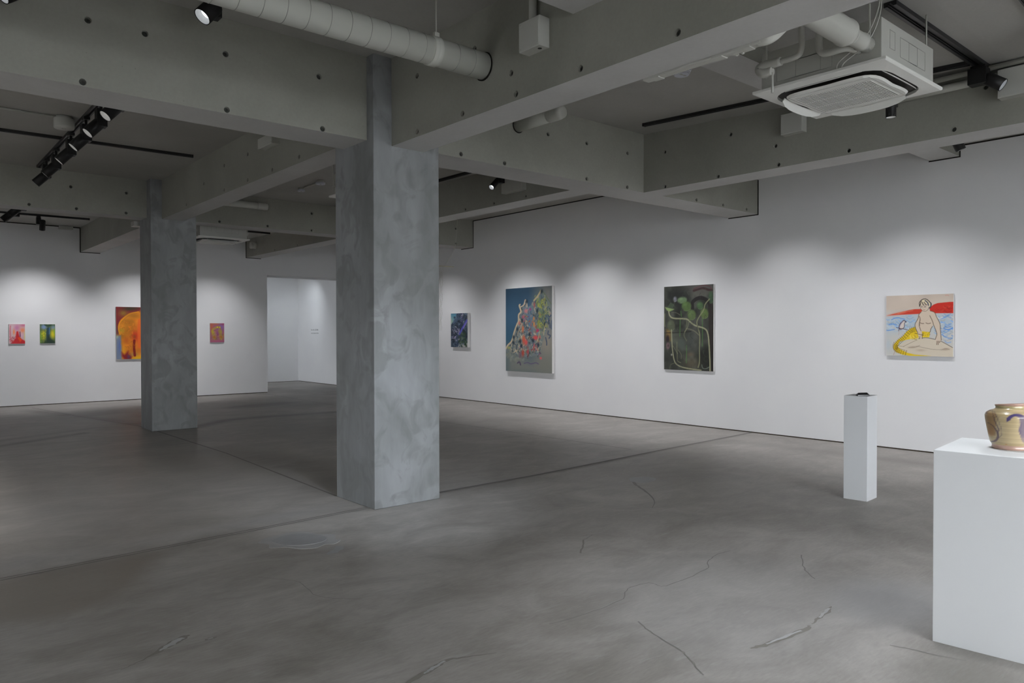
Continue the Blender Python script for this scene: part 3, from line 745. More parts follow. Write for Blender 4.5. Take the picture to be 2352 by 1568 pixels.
leaf(420, 345, 76, 46, (108, 132, 96), -.2); leaf(488, 440, 76, 74, (86, 110, 64)); leaf(568, 575, 66, 80, (92, 112, 68)); leaf(698, 430, 52, 56, (74, 100, 66)); leaf(768, 555, 62, 78, (94, 114, 66)); leaf(250, 740, 60, 85, (86, 92, 74)); leaf(868, 300, 34, 96, (62, 84, 62)); leaf(310, 332, 26, 38, (122, 122, 132))
cv.poly([(150, 455), (215, 470), (260, 480), (300, 488), (235, 525), (185, 510)], (122, 142, 92)); cv.poly([(185, 460), (240, 380), (300, 420), (270, 485)], (70, 82, 66), .8)
for p in (((390, 640), (388, 780), (385, 910)), ((735, 640), (738, 800), (735, 1060)), ((400, 520), (410, 600)), ((490, 1050), (490, 1180), (485, 1320))): cv.line(p, 13, (72, 108, 62), .8)
stem = (142, 142, 114)
cv.line([(210, 520), (230, 590), (290, 630), (480, 640), (540, 680), (620, 740), (770, 790), (820, 870), (840, 1050), (852, 1300), (855, 1445)], 19, stem, .9)
cv.line([(845, 330), (780, 410), (755, 500), (690, 600), (650, 690), (670, 780), (695, 900), (690, 1100), (690, 1300), (670, 1390)], 15, (120, 122, 94), .9)
cv.line([(255, 810), (262, 1000), (275, 1150), (310, 1310), (400, 1380), (560, 1415), (715, 1435)], 15, stem, .9)
cv.line([(495, 660), (480, 800), (450, 890), (490, 980)], 13, (96, 100, 80), .8); cv.line([(520, 690), (505, 770), (460, 840)], 12, (116, 118, 92), .8)
cv.line([(485, 790), (560, 805), (630, 840), (680, 890)], 12, (112, 110, 92), .8)
cv.line([(340, 1000), (340, 1100), (345, 1200), (350, 1290), (400, 1320)], 9, (118, 120, 92), .8); cv.line([(280, 1060), (350, 1180)], 6, stem, .6); cv.line([(360, 1120), (405, 1190), (405, 1260)], 7, (120, 120, 96), .7)
cv.line([(230, 1420), (245, 1350), (320, 1320)], 8, (100, 106, 80), .7); cv.line([(725, 1350), (740, 1400), (790, 1410), (840, 1385)], 10, (112, 122, 112), .8); cv.line([(150, 560), (148, 680), (152, 760)], 9, (130, 134, 96), .8)
cv.line([(260, 540), (330, 545), (390, 580)], 8, (110, 108, 92), .7); cv.blob(258, 1196, 12, 14, (165, 165, 150), .9); cv.dabs(110, [(150, 180), (830, 150), (830, 1380), (150, 1380)], [(70, 78, 66), (86, 86, 78), (42, 44, 42), (60, 60, 58)], 80, 12, .35, (1.1, 2.0))
painting('painting_of_water_plants', cv, 'right', 7.648, 6.696, .889, 2.250, .03, 'tall dark painting of round green leaves on long pale stems', M_edgew)

# --- mountain of many colours
cv = Canvas(150, 240, [(118, 158), (810, 115), (805, 1427), (115, 1380)], (52, 78, 98), 8)
cv.poly([(100, 100), (640, 100), (500, 300), (300, 330), (100, 330)], (36, 56, 72), .9, 60)
cv.blob(200, 620, 170, 260, (58, 88, 112), .8); cv.blob(170, 900, 120, 130, (52, 88, 108), .7)
cv.poly([(640, 80), (860, 80), (860, 1500), (640, 1200)], (134, 124, 112), .95, 40)
cv.poly([(80, 1060), (300, 1080), (500, 1180), (860, 1020), (860, 1500), (80, 1500)], (112, 114, 108), .95, 30)
cv.blob(720, 1300, 200, 200, (108, 108, 100), .8); cv.blob(700, 980, 120, 120, (136, 126, 112), .7)
mt = [(115, 1060), (140, 1000), (200, 940), (240, 820), (275, 700), (305, 640), (310, 540), (340, 500), (320, 410), (350, 420), (385, 400), (410, 320), (430, 350), (440, 430), (490, 410), (530, 340), (600, 250), (645, 180), (700, 240), (790, 380), (780, 480), (730, 720), (680, 900), (600, 1150), (400, 1180), (220, 1120)]
cv.poly(mt, (104, 112, 112), 1, 1.2)
cv.blob(460, 620, 90, 220, (82, 106, 132), .7); cv.blob(620, 420, 90, 160, (96, 112, 108), .8); cv.blob(640, 600, 50, 190, (122, 132, 78), .8, .12); cv.blob(690, 620, 32, 110, (62, 82, 108), .9)
cv.dabs(260, mt, [(156, 146, 124), (88, 100, 104), (50, 60, 72), (128, 134, 122), (160, 140, 120), (104, 118, 128)], 46, 15, .85, (1.0, 2.2))
cv.dabs(130, [(300, 560), (620, 520), (640, 1150), (330, 1150)], [(152, 70, 72), (170, 88, 66), (112, 72, 112), (96, 114, 140), (162, 124, 88), (70, 84, 92), (170, 160, 136), (44, 54, 62)], 34, 13, .85, (.6, 2.6))
cv.dabs(46, [(560, 260), (700, 260), (740, 700), (600, 740)], [(122, 132, 72), (140, 142, 66), (70, 86, 96), (98, 118, 100)], 70, 22, .8, (1.2, 1.9))
cv.line([(118, 1050), (150, 995), (205, 935), (245, 800), (285, 690), (308, 640), (312, 545), (345, 500), (322, 415), (330, 395)], 22, (184, 166, 136), .9)
cv.line([(345, 430), (390, 395), (410, 325), (432, 370), (436, 430)], 15, (186, 164, 138), .9); cv.line([(540, 335), (600, 262), (645, 185)], 22, (168, 152, 116), .9)
cv.line([(650, 185), (705, 250), (750, 320), (795, 390)], 10, (96, 106, 78), .9); cv.dabs(60, [(640, 220), (780, 380), (770, 700), (620, 720)], [(116, 126, 76), (66, 82, 92), (140, 140, 80), (52, 64, 70)], 44, 14, .85, (1.0, 2.1)); cv.dabs(70, [(130, 1010), (260, 860), (330, 640), (420, 700), (400, 1150), (200, 1100)], [(162, 148, 122), (60, 74, 84), (120, 126, 116), (176, 160, 132)], 36, 14, .85, (.8, 2.4))
for x, y, rx, ry, c in ((385, 920, 26, 60, (186, 84, 62)), (420, 960, 24, 40, (196, 78, 76)), (560, 890, 40, 30, (190, 72, 74)), (590, 780, 20, 20, (170, 50, 92)), (370, 1120, 22, 50, (160, 66, 54)), (445, 1100, 16, 70, (156, 68, 70)), (540, 1040, 16, 50, (172, 74, 72)), (420, 490, 30, 30, (176, 112, 112)), (372, 760, 14, 50, (190, 104, 70)), (538, 690, 16, 32, (178, 122, 76)), (332, 1150, 22, 50, (106, 76, 92)), (635, 1195, 18, 18, (196, 84, 86)), (482, 465, 14, 16, (150, 50, 112)), (535, 605, 14, 26, (180, 116, 66)), (545, 400, 12, 40, (150, 78, 80)), (322, 670, 18, 24, (180, 108, 96)), (380, 580, 24, 26, (160, 84, 96)), (165, 1035, 24, 18, (150, 150, 84))): cv.blob(x, y, rx, ry, c, .95, 0, 1.6)
for x, y in ((235, 880), (230, 960), (290, 760), (360, 630), (430, 350), (330, 940), (350, 1010), (655, 200), (585, 490), (700, 690), (470, 840), (520, 930), (600, 1000)): cv.blob(x, y, 18, 28, (34, 46, 56), .9, 0, 1.5)
for p in (((745, 550), (765, 580), (790, 560)), ((760, 600), (755, 640), (770, 680), (775, 740)), ((750, 790), (745, 840), (780, 860), (760, 900)), ((800, 640), (795, 760)), ((710, 890), (725, 960), (725, 1000)), ((715, 620), (720, 680))): cv.line(p, 16, (62, 74, 92), .9)
cv.line([(715, 680), (690, 760), (680, 850)], 14, (168, 152, 112), .7); cv.line([(620, 800), (600, 900), (580, 950)], 12, (172, 160, 122), .7)
cv.line([(290, 1262), (320, 1250), (335, 1290)], 20, (78, 68, 88), .9); cv.line([(390, 1268), (440, 1258), (490, 1278), (560, 1262), (600, 1280)], 14, (88, 78, 104), .9); cv.dabs(26, [(400, 1020), (640, 1000), (620, 1180), (420, 1180)], [(160, 162, 142), (60, 66, 62), (110, 120, 110)], 40, 12, .85)
cv.dabs(60, [(120, 1080), (400, 1150), (400, 1250), (120, 1200)], [(122, 124, 112), (102, 110, 106)], 60, 22, .4)
painting('painting_of_mountain', cv, 'right', 11.682, 10.299, .711, 2.400, .06, 'largest painting, a many coloured mountain against dark blue', M_edgew)

# --- small blue foliage
cv = Canvas(86, 110, [(283, 858), (578, 851), (580, 1410), (283, 1408)], (58, 70, 82), 12)
cv.poly([(270, 850), (400, 850), (380, 960), (330, 1000), (270, 1060)], (76, 122, 142), 1, 6); cv.blob(290, 990, 40, 50, (148, 160, 138), .8)
cv.poly([(400, 1350), (470, 1330), (580, 1300), (590, 1420), (400, 1420)], (160, 156, 148), .9, 6); cv.blob(380, 1370, 40, 20, (122, 142, 158), .8)
cv.dabs(190, [(390, 860), (565, 855), (565, 1300), (440, 1390), (285, 1395), (285, 1050), (340, 990)], [(38, 46, 58), (56, 70, 86), (90, 104, 118), (44, 54, 72), (30, 36, 44), (72, 84, 104)], 46, 22, .85)
cv.dabs(40, [(300, 1080), (450, 1080), (420, 1300), (300, 1280)], [(146, 134, 158), (124, 116, 150), (168, 160, 172)], 22, 9, .85)
cv.line([(560, 970), (520, 1040), (470, 1120), (435, 1190)], 26, (84, 82, 168), .9); cv.line([(555, 1000), (500, 1090)], 12, (128, 112, 178), .8)
cv.dabs(34, [(440, 1160), (560, 1180), (550, 1400), (440, 1390)], [(48, 68, 52), (66, 84, 66), (84, 92, 84)], 36, 20, .9)
cv.dabs(20, [(440, 870), (500, 860), (500, 1000), (450, 990)], [(170, 168, 170), (110, 100, 140)], 26, 8, .8); cv.line([(565, 860), (572, 1100), (572, 1400)], 12, (168, 168, 166), .8)
painting('painting_of_blue_foliage', cv, 'right', 13.62, 12.98, 1.176, 1.933, .055, 'small upright painting of dark blue foliage beside the mountain painting', M_edgew)

# --- back wall
cv = Canvas(56, 82, [(122, 438), (381, 438), (381, 757), (125, 760)], (182, 152, 156), 2)
cv.blob(190, 490, 50, 50, (192, 172, 172), .7); cv.blob(250, 500, 50, 60, (172, 98, 142), .7); cv.blob(340, 540, 40, 50, (206, 120, 82), .9); cv.blob(205, 570, 14, 50, (216, 116, 56), .9); cv.blob(350, 460, 50, 26, (176, 84, 116), .7)
cv.blob(375, 640, 14, 90, (186, 186, 106), .8); cv.line([(150, 470), (145, 560), (155, 700)], 16, (176, 84, 96), .7); cv.blob(330, 620, 26, 40, (190, 150, 168), .7)
cv.poly([(245, 560), (270, 555), (290, 640), (320, 680), (382, 715), (382, 760), (150, 760), (200, 715), (230, 650)], (172, 34, 40), .95, 2); cv.poly([(262, 660), (300, 650), (330, 700), (300, 730)], (204, 72, 36), .9, 2)
cv.line([(298, 570), (302, 640)], 22, (118, 66, 92), .8); cv.dabs(16, [(130, 650), (210, 640), (200, 740), (140, 740)], [(128, 52, 62), (190, 120, 128), (176, 60, 66)], 40, 12, .7); cv.blob(180, 715, 30, 26, (178, 52, 52), .7)
painting('painting_in_red', cv, 'back', 1.985, 2.262, 1.288, 1.690, .03, 'small pink and red painting, leftmost on the back wall')
cv = Canvas(54, 82, [(615, 443), (860, 440), (858, 748), (615, 752)], (74, 92, 62), 7)
cv.blob(680, 490, 46, 50, (112, 134, 172), .95, 0, 1.5); cv.blob(830, 500, 40, 46, (108, 130, 156), .95, 0, 1.5); cv.blob(670, 620, 40, 90, (186, 178, 40), .95, 0, 1.4); cv.blob(820, 600, 40, 90, (190, 176, 34), .95, 0, 1.4)
cv.blob(850, 560, 16, 60, (122, 158, 52), .9); cv.blob(630, 660, 16, 90, (112, 150, 48), .9); cv.line([(755, 510), (745, 600), (750, 700), (790, 748)], 50, (44, 66, 76), .95); cv.poly([(740, 620), (790, 680), (850, 720), (850, 752), (640, 752), (720, 700)], (38, 52, 44), .9, 4)
cv.line([(700, 450), (740, 470), (790, 450)], 34, (44, 66, 50), .85); cv.line([(770, 500), (765, 600)], 14, (70, 108, 152), .8); cv.dabs(24, [(620, 560), (710, 560), (710, 740), (620, 740)], [(62, 84, 40), (202, 196, 60), (90, 118, 52)], 30, 10, .7)
painting('painting_in_green', cv, 'back', 2.523, 2.796, 1.291, 1.690, .03, 'small yellow green painting with a dark stem beside the pink one')
cv = Canvas(110, 140, [(1840, 168), (2228, 172), (2228, 995), (1828, 1002)], (186, 116, 32), 9)
W2 = 2600
cv = Canvas(120, 152, [(1840, 168), (W2, 176), (W2, 992), (1828, 1002)], (186, 116, 32), 9)
cv.mottle(.15, 14)
cv.poly([(1820, 150), (2620, 150), (2620, 230), (2300, 210), (2180, 260), (2060, 285), (1920, 380), (1870, 480), (1850, 640), (1815, 640)], (108, 34, 42), .95, 4)
cv.blob(1960, 270, 70, 60, (128, 102, 40), .9); cv.blob(2060, 200, 110, 40, (54, 52, 36), .95); cv.blob(1860, 540, 30, 110, (70, 44, 60), .8); cv.blob(2150, 190, 80, 30, (60, 48, 36), .8)
cv.line([(2210, 250), (2060, 285), (1920, 390), (1880, 500), (1900, 600)], 26, (204, 134, 30), .9); cv.blob(2130, 310, 110, 50, (146, 92, 28), .8); cv.blob(1930, 540, 36, 40, (148, 136, 40), .8)
cv.poly([(1828, 640), (1910, 620), (1920, 800), (1925, 1010), (1820, 1010)], (98, 114, 140), .95, 3); cv.blob(1890, 790, 24, 120, (80, 96, 148), .8); cv.blob(1850, 640, 26, 36, (140, 158, 132), .8)
cv.poly([(1920, 880), (1970, 920), (2030, 860), (2090, 960), (2080, 1005), (1970, 1005), (1925, 950)], (116, 28, 38), .95, 3); cv.blob(2035, 960, 26, 40, (76, 56, 92), .8); cv.blob(2130, 920, 70, 40, (120, 112, 84), .7); cv.poly([(2090, 990), (2170, 950), (2620, 930), (2620, 1010), (2090, 1010)], (204, 158, 20), .95, 4)
cv.poly([(2228, 420), (2160, 480), (2120, 640), (2100, 860), (2620, 900), (2620, 300), (2300, 330)], (206, 104, 36), .85, 20); cv.blob(2150, 630, 60, 90, (186, 50, 34), .95); cv.blob(2140, 640, 24, 40, (120, 70, 30), .7); cv.line([(2135, 700), (2128, 800), (2140, 940)], 40, (112, 30, 26), .95); cv.line([(2225, 380), (2215, 560), (2222, 800)], 50, (216, 92, 44), .6)
cv.dabs(60, [(1900, 420), (2200, 300), (2090, 900), (1940, 880)], [(176, 96, 26), (206, 128, 34), (160, 84, 30), (196, 108, 28)], 50, 16, .5); cv.blob(2000, 700, 50, 70, (172, 78, 30), .7); cv.blob(1960, 860, 26, 60, (204, 140, 30), .8); cv.blob(2450, 500, 150, 200, (196, 66, 36), .6)
painting('painting_in_orange', cv, 'back', 3.958, 4.90, .921, 2.085, .035, 'large orange and red painting half hidden behind the far column')
cv = Canvas(54, 76, [(220, 684), (405, 684), (405, 928), (220, 930)], (142, 82, 106), 4)
cv.blob(240, 720, 26, 60, (168, 88, 60), .8); cv.blob(300, 690, 50, 20, (160, 96, 62), .8); cv.blob(370, 730, 36, 50, (118, 92, 146), .8); cv.blob(390, 690, 26, 20, (140, 50, 82), .8); cv.blob(300, 910, 80, 20, (162, 84, 112), .7)
for x in (275, 362): cv.line([(x-22, 780), (x, 850), (x, 880)], 34, (146, 126, 60), .8); cv.blob(x, 862, 28, 30, (152, 122, 50), .9); cv.blob(x, 862, 12, 14, (158, 84, 44), .9)
cv.line([(265, 760), (300, 740), (340, 740), (365, 800)], 30, (152, 132, 66), .8); cv.blob(316, 735, 9, 9, (204, 180, 30), 1, 0, 2); cv.blob(347, 735, 9, 9, (196, 172, 34), 1, 0, 2); cv.blob(250, 800, 16, 40, (170, 150, 40), .8); cv.blob(320, 830, 10, 36, (116, 64, 106), .7); cv.blob(402, 840, 8, 40, (170, 130, 50), .8)
cv.dabs(30, [(235, 760), (390, 760), (390, 900), (235, 900)], [(160, 142, 76), (124, 100, 66), (134, 88, 120)], 26, 8, .6)
painting('painting_in_magenta', cv, 'back', 5.985, 6.318, 1.277, 1.735, .03, 'small magenta and ochre painting right of the far column')

# wall lettering in the next room (two short lines, too far to read)
def lettering():
    root = thing('wall_lettering', (XW, 20.6, 1.5), 'two short lines of small grey lettering on the next room wall', 'lettering')
    rnd = random.Random(5)
    for name, z0, hgt, wmin in (('title_line', 1.575, .042, .02), ('subtitle_line', 1.478, .028, .014)):
        bm = bmesh.new(); y = 20.88
        while y > 20.42:
            w = rnd.uniform(wmin, wmin*1.6)
            add_box(bm, XW-.002, XW, y-.006, y, z0, z0+hgt*rnd.choice((.7, 1, 1)))
            add_box(bm, XW-.002, XW, y-w, y, z0+hgt*rnd.choice((0, .5)), z0+hgt*rnd.choice((0, .5))+.006)
            y -= w+.012+(.02 if rnd.random() < .15 else 0)
        at_world(from_bm(name, bm, M_ink), root)['kind'] = 'stuff'
lettering()

# ------------------------------------------------------------------ plinths and what stands on them
sp = thing('plinth', (6.725, 3.02, 0), 'slim tall white plinth holding a small black object near the right wall', 'plinth', rot=math.radians(4))
box('plinth_body', (-.118, .118, -.102, .102, 0, .93), M_white_dim, sp, .0015)
bp = thing('plinth', (4.182, 1.133, 0), 'broad white plinth at the right edge holding the painted vase', 'plinth', rot=math.radians(6.2))
box('plinth_body', (-.285, .285, -.285, .285, 0, .93), M_white, bp, .0015)

def faceted_block():
    o = thing('black_block', (6.665, 2.975, .93), 'small faceted shiny black block lying on the slim plinth', 'sculpture', rot=math.radians(-38))
    bm = bmesh.new()
    lo = [(-.055, -.024, 0), (.050, -.024, 0), (.056, .022, 0), (-.050, .024, 0)]
    mid = [(-.058, -.022, .012), (.052, -.024, .012), (.058, .02, .014), (-.05, .024, .012)]
    hi = [(-.042, -.008, .029), (.036, -.010, .031), (.044, .012, .029), (-.036, .014, .027)]
    rings = [[bm.verts.new(p) for p in r] for r in (lo, mid, hi)]
    bm.faces.new(rings[0][::-1]); bm.faces.new(rings[2])
    for a, b in zip(rings, rings[1:]):
        for k in range(4): bm.faces.new((a[k], a[(k+1) % 4], b[(k+1) % 4], b[k]))
    bmesh.ops.bevel(bm, geom=bm.edges[:], offset=.0025, segments=1, affect='EDGES')
    from_bm('block_body', bm, M_obs, o)
faceted_block()

def vase():
    root = thing('vase', (4.194, 1.157, .93), 'glazed tan jar painted with a dark purple snake on the broad plinth', 'vase')
    # half widths by height (m), from the silhouette
    prof = [(.074, 0), (.078, .006), (.076, .016), (.079, .024), (.085, .032), (.090, .055), (.096, .085), (.102, .115), (.107, .142), (.109, .160), (.104, .174), (.088, .186), (.070, .193), (.063, .199), (.062, .206), (.066, .215), (.064, .219), (.058, .214), (.056, .200), (.056, .192)]
    seg = 120
    hs = np.array([p[1] for p in prof]); rs = np.array([p[0] for p in prof])
    t = np.linspace(0, len(prof)-1, 110)
    R = np.interp(t, np.arange(len(prof)), rs); Z = np.interp(t, np.arange(len(prof)), hs)
    k = np.array([.25, .5, .25]); R[1:-1] = np.convolve(R, k, 'valid'); Z[1:-1] = np.convolve(Z, k, 'valid')
    th = np.linspace(0, 2*PI, seg, endpoint=False)
    RR, TH = np.meshgrid(R, th, indexing='ij'); ZZ, _ = np.meshgrid(Z, th, indexing='ij')
    RR = RR*(1+.012*np.sin(2*TH+1.1)+.008*np.sin(3*TH+ZZ*30))
    view = math.atan2(-1.165, -4.185)                      # direction from the jar to the viewer's spot
    dent = np.exp(-(((TH-(view-1.1)+PI) % (2*PI)-PI)/.35)**2-((ZZ-.10)/.035)**2)
    RR = RR-.0035*dent
    ZZ = ZZ+.007*np.cos(TH-(view+.9))*np.clip((ZZ-.17)/.05, 0, 1)
    V = np.stack([RR*np.cos(TH), RR*np.sin(TH), ZZ], -1).reshape(-1, 3)
    n = len(t); idx = np.arange(n*seg).reshape(n, seg); nx = np.roll(idx, -1, 1)
    Fc = np.stack([idx[:-1], nx[:-1], nx[1:], idx[1:]], -1).reshape(-1, 4)
    me = grid_mesh('jar_body', V, Fc)
    # decoration: brush strokes given as (sideways, height) seen from the front, wrapped on that side
    s = Vector((-math.sin(view), math.cos(view), 0)); fr = Vector((math.cos(view), math.sin(view), 0))
    side = V @ np.array([s.x, s.y, 0]); front = V @ np.array([fr.x, fr.y, 0]) > 0
    side = -side if s.dot(Vector((0, 1, 0))) > 0 else side   # sideways grows to the viewer's right
    px = 635+side*4615; py = 1310-V[:, 2]*4615               # same scale as the brush study
    col = np.tile(np.array([186, 166, 126.]), (len(V), 1))
    col *= (1+.05*np.sin(V[:, 2]*420)*np.sin(V[:, 2]*130))[:, None]
    rim = V[:, 2] > .211; foot = V[:, 2] < .022
    col[rim] = (176, 142, 126); col[foot] = (192, 158, 142)
    col[(V[:, 2] > .196) & ~rim] = (186, 172, 128)
    def stroke(pts, w, c, al=1.0):
        P = np.array([(p.x, p.y) for p in catmull([(a, b, 0) for a, b in pts], 8)]); W = np.interp(np.linspace(0, 1, len(P)), np.linspace(0, 1, len(w)), w)
        d = np.full(len(V), 9e9)
        for q, ww in zip(P, W): d = np.minimum(d, np.hypot(px-q[0], py-q[1])-ww/2)
        mk = (np.clip(.5-d/12, 0, 1)*al*front)[:, None]; col[:] = col*(1-mk)+np.array(c)*mk
    def patch(x0, x1, y0, y1, c, al):
        mk = (np.clip((px-x0)/20, 0, 1)*np.clip((x1-px)/20, 0, 1)*np.clip((py-y0)/30, 0, 1)*np.clip((y1-py)/30, 0, 1)*al*front)[:, None]; col[:] = col*(1-mk)+np.array(c)*mk
    patch(150, 370, 480, 1020, (158, 124, 84), .75); patch(205, 330, 840, 1040, (170, 130, 92), .6)
    br = (92, 72, 78)
    stroke([(180, 530), (215, 475), (265, 455)], [22, 26, 14], (112, 82, 70)); stroke([(295, 450), (330, 600), (370, 730), (420, 850), (400, 940)], [14, 18, 22, 26, 20], br, .9)
    stroke([(335, 465), (370, 540), (400, 620), (440, 740), (475, 860), (478, 960), (440, 1020)], [14, 20, 16, 12, 14, 12, 10], (104, 86, 86), .8)
    stroke([(200, 730), (290, 770), (360, 850), (400, 940), (405, 1040), (360, 1120), (280, 1165)], [14, 20, 26, 40, 44, 40, 26], br, .95)
    sn = (74, 64, 108)
    stroke([(575, 640), (605, 595), (640, 545), (720, 510), (810, 525), (870, 590), (880, 700), (870, 820), (880, 960)], [30, 56, 46, 50, 84, 120, 130, 125, 110], (106, 92, 112), .85)
    stroke([(575, 640), (605, 595), (650, 540), (720, 508), (800, 515), (860, 530)], [34, 74, 58, 48, 40, 26], sn); stroke([(815, 600), (820, 720), (805, 840), (815, 920)], [16, 22, 26, 24], (84, 70, 104), .9)
    stroke([(850, 990), (890, 1070), (960, 1150), (1040, 1190)], [60, 80, 70, 40], (128, 112, 118), .75); stroke([(612, 600), (616, 598)], [12, 12], (150, 148, 120)); stroke([(545, 1180), (570, 1183)], [10, 10], (190, 110, 70))
    c4 = np.c_[(lin(col.clip(0, 255))*.95).clip(0, .9), np.ones(len(V))]
    ca = me.color_attributes.new('paint', 'FLOAT_COLOR', 'POINT'); ca.data.foreach_set('color', c4.astype(np.float32).ravel())
    me.polygons.foreach_set('use_smooth', np.ones(len(Fc), bool))
    link('jar_body', me, M_glaze, root)
    cyl('jar_base', (0, 0, .0), (0, 0, .004), .073, M_glaze, root, 40)
    ca2 = root.children[-1].data.color_attributes.new('paint', 'FLOAT_COLOR', 'POINT')
    for d in ca2.data: d.color = (.4, .27, .21, 1)
vase()

# ------------------------------------------------------------------ hanging rod with knotted net
def hanging():
    root = thing('hanging_net', (6.75, 9.6, 2.553), 'pale rod with a knotted thread net hanging from a string behind the near column', 'hanging')
    def add(o): at_world(o, root); return o
    p0, p1 = Vector((6.44, 9.6, 2.549)), Vector((6.981, 9.6, 2.554))
    add(cyl('rod', p0, p1, .006, M_rod, None, 8))
    add(tube('string', [(6.80, 9.6, 2.556), (7.06, 9.7, 2.83), (7.13, 9.74, 3.0), (7.19, 9.779, 3.366)], .0022, M_thread, None, 5, True, 3))
    bm = bmesh.new(); rnd = random.Random(3)
    n, rows = 9, 66
    def node(i, j):
        f = j/rows; w = .33*(1-.35*f); x = 6.765-w+w*i/(n-1)+.005*math.sin(j*1.3+i)
        return Vector((x-.03*f+.004*(j % 2), 9.6+.012*math.sin(i*2.1+j*.4), 2.55-1.02*f))
    for j in range(rows):
        for i in range(n):
            a = node(i, j); k = i+(1 if j % 2 == 0 else -1)
            for q in (i, min(max(k, 0), n-1)):
                b = node(q, j+1)
                d = (b-a).normalized()*.0; s = Vector((.0016, 0, 0)); y = Vector((0, .0016, 0))
                vs = [bm.verts.new(a-s), bm.verts.new(a+s), bm.verts.new(b+s), bm.verts.new(b-s)]
                bm.faces.new(vs)
                vs = [bm.verts.new(a-y), bm.verts.new(a+y), bm.verts.new(b+y), bm.verts.new(b-y)]
                bm.faces.new(vs)
    o = add(from_bm('net', bm, M_thread)); o['kind'] = 'stuff'
hanging()

# ------------------------------------------------------------------ lighting track and spotlights
def track(p0, p1, label, w=.034, group=None):
    d = Vector(p1)-Vector(p0); L = d.length; ang = math.atan2(d.y, d.x); tilt = -math.asin(d.z/L)
    root = thing('light_track', p0, label, 'track', group)
    root.rotation_euler = (0, tilt, ang)
    bm = bmesh.new()
    add_box(bm, 0, L, -w/2, -w*.22, -.034, 0); add_box(bm, 0, L, w*.22, w/2, -.034, 0); add_box(bm, 0, L, -w*.22, w*.22, -.014, 0)
    from_bm('track_channel', bm, M_blackrib, root)
    for sgn in (-1, 1): box('conductor_rail', (0, L, sgn*w*.15-.003, sgn*w*.15+.003, -.024, -.014), M_black, root)
    box('end_cap', (L-.012, L+.004, -w*.53, w*.53, -.036, .001), M_black, root)
    return root

def spotlight(pos, head, aim, label, lens=M_lens_warm, power=0.0, color=(1, 1, 1), size=60, blend=1.0, r=.042, length=.15, group='black track spotlights', soft=.03, bx=.036, back=.35):
    """pos: where the adapter meets the track; head: pivot of the barrel; aim: world point"""
    pos, head, aim = Vector(pos), Vector(head), Vector(aim)
    root = thing('track_spotlight', pos, label, 'spotlight', group)
    d = (aim-head).normalized()
    def add(o): at_world(o, root); return o
    add(box('track_adapter', (pos.x-.03, pos.x+.03, pos.y-.055, pos.y+.055, pos.z-.03, pos.z), M_black, None, .003))
    drv = Vector((pos.x, pos.y, (pos.z+head.z)/2))
    add(box('driver_box', (pos.x-bx, pos.x+bx, pos.y-bx*1.25, pos.y+bx*1.25, head.z-.02, min(pos.z-.028, head.z+.15)), M_black, None, .003))
    if pos.z-.028 > head.z+.16: add(cyl('stem', (pos.x, pos.y, head.z+.148), (pos.x, pos.y, pos.z-.028), .014, M_black, None, 10))
    a, b = head-d*length*back, head+d*length*(1-back)
    add(lathe('barrel', a, b, ((r*.55, 0), (r*.92, .006), (r, .02), (r, length), (r*.93, length+.001), (r*.9, length-.022), (r*.62, length-.05)), M_black, None, 24, True, True))
    add(cyl('pivot', (pos.x, pos.y, head.z), head, .012, M_black, None, 10) if (head-Vector((pos.x, pos.y, head.z))).length > .02 else cyl('pivot', head-Vector((0, 0, .0)), head+Vector((0, 0, .03)), .012, M_black, None, 10))
    mt, _ = axis_matrix(a, b)
    add(lathe('reflector', a, b, ((r*.90, length-.002), (r*.88, length-.016), (r*.64, length-.048)), M_reflector, None, 24, True, False))
    add(lathe('lens', a, b, ((r*.64, length-.046), (r*.60, length-.044), (r*.001+.001, length-.043)), lens, None, 20, True, False))
    if power:
        l = bpy.data.lights.new('lamp', 'SPOT'); l.energy = power; l.color = color; l.spot_size = math.radians(size); l.spot_blend = blend; l.shadow_soft_size = soft
        lo = bpy.data.objects.new('lamp', l); COL.objects.link(lo)
        lo.location = b+d*.012; lo.rotation_euler = d.to_track_quat('-Z', 'Y').to_euler(); at_world(lo, root)
    return root

WARM, NEUT, COOL = (1.0, .965, .93), (.97, .97, 1.0), (.86, .93, 1.0)
# six-lamp track on the left ceiling
track((1.67, 6.6, 3.808), (1.67, 11.95, 3.808), 'black ceiling track carrying the row of six spotlights', .05)
six_dirs = [(-.66, -.12, -.74), (-.67, -.04, -.74), (-.66, .06, -.75), (-.66, .12, -.74), (-.66, .18, -.73), (-.66, .24, -.71)]
six_names = ['spotlight nearest the beam in the row of six, bright lens half hidden', 'second spotlight from the beam in the row of six', 'third spotlight from the beam in the row of six', 'fourth spotlight from the beam in the row of six', 'fifth spotlight from the beam in the row of six', 'last and farthest spotlight at the end of the row of six']
for y, nm, dv in zip((7.43, 8.16, 8.86, 9.67, 10.6, 11.3), six_names, six_dirs):
    hp = Vector((1.635, y, 3.545))
    spotlight((1.665, y, 3.774), hp, hp+4*Vector(dv), 'black '+nm, M_lens_warm, 200 if y < 10 else 110, WARM, 75 if y < 10 else 42, 1.0, .057, .175, 'row of six spotlights', .05, bx=.046, back=.22)
spotlight((1.665, 6.85, 3.774), (1.64, 6.87, 3.58), (2.2, 7.7, 0), 'added black spotlight hidden behind the left beam to brighten the floor', M_lens_warm, 50, WARM, 105, 1.0, .052, .17, soft=.1)  # lamp added out of sight for the dark left floor
track((-5.5, 10.55, 3.848), (3.149, 10.161, 3.848), 'thin black ceiling track crossing behind the row of six', .04)
track((-4.0, 17.0, 3.775), (3.163, 16.591, 3.775), 'thin black ceiling track near the back wall on the left', .04)
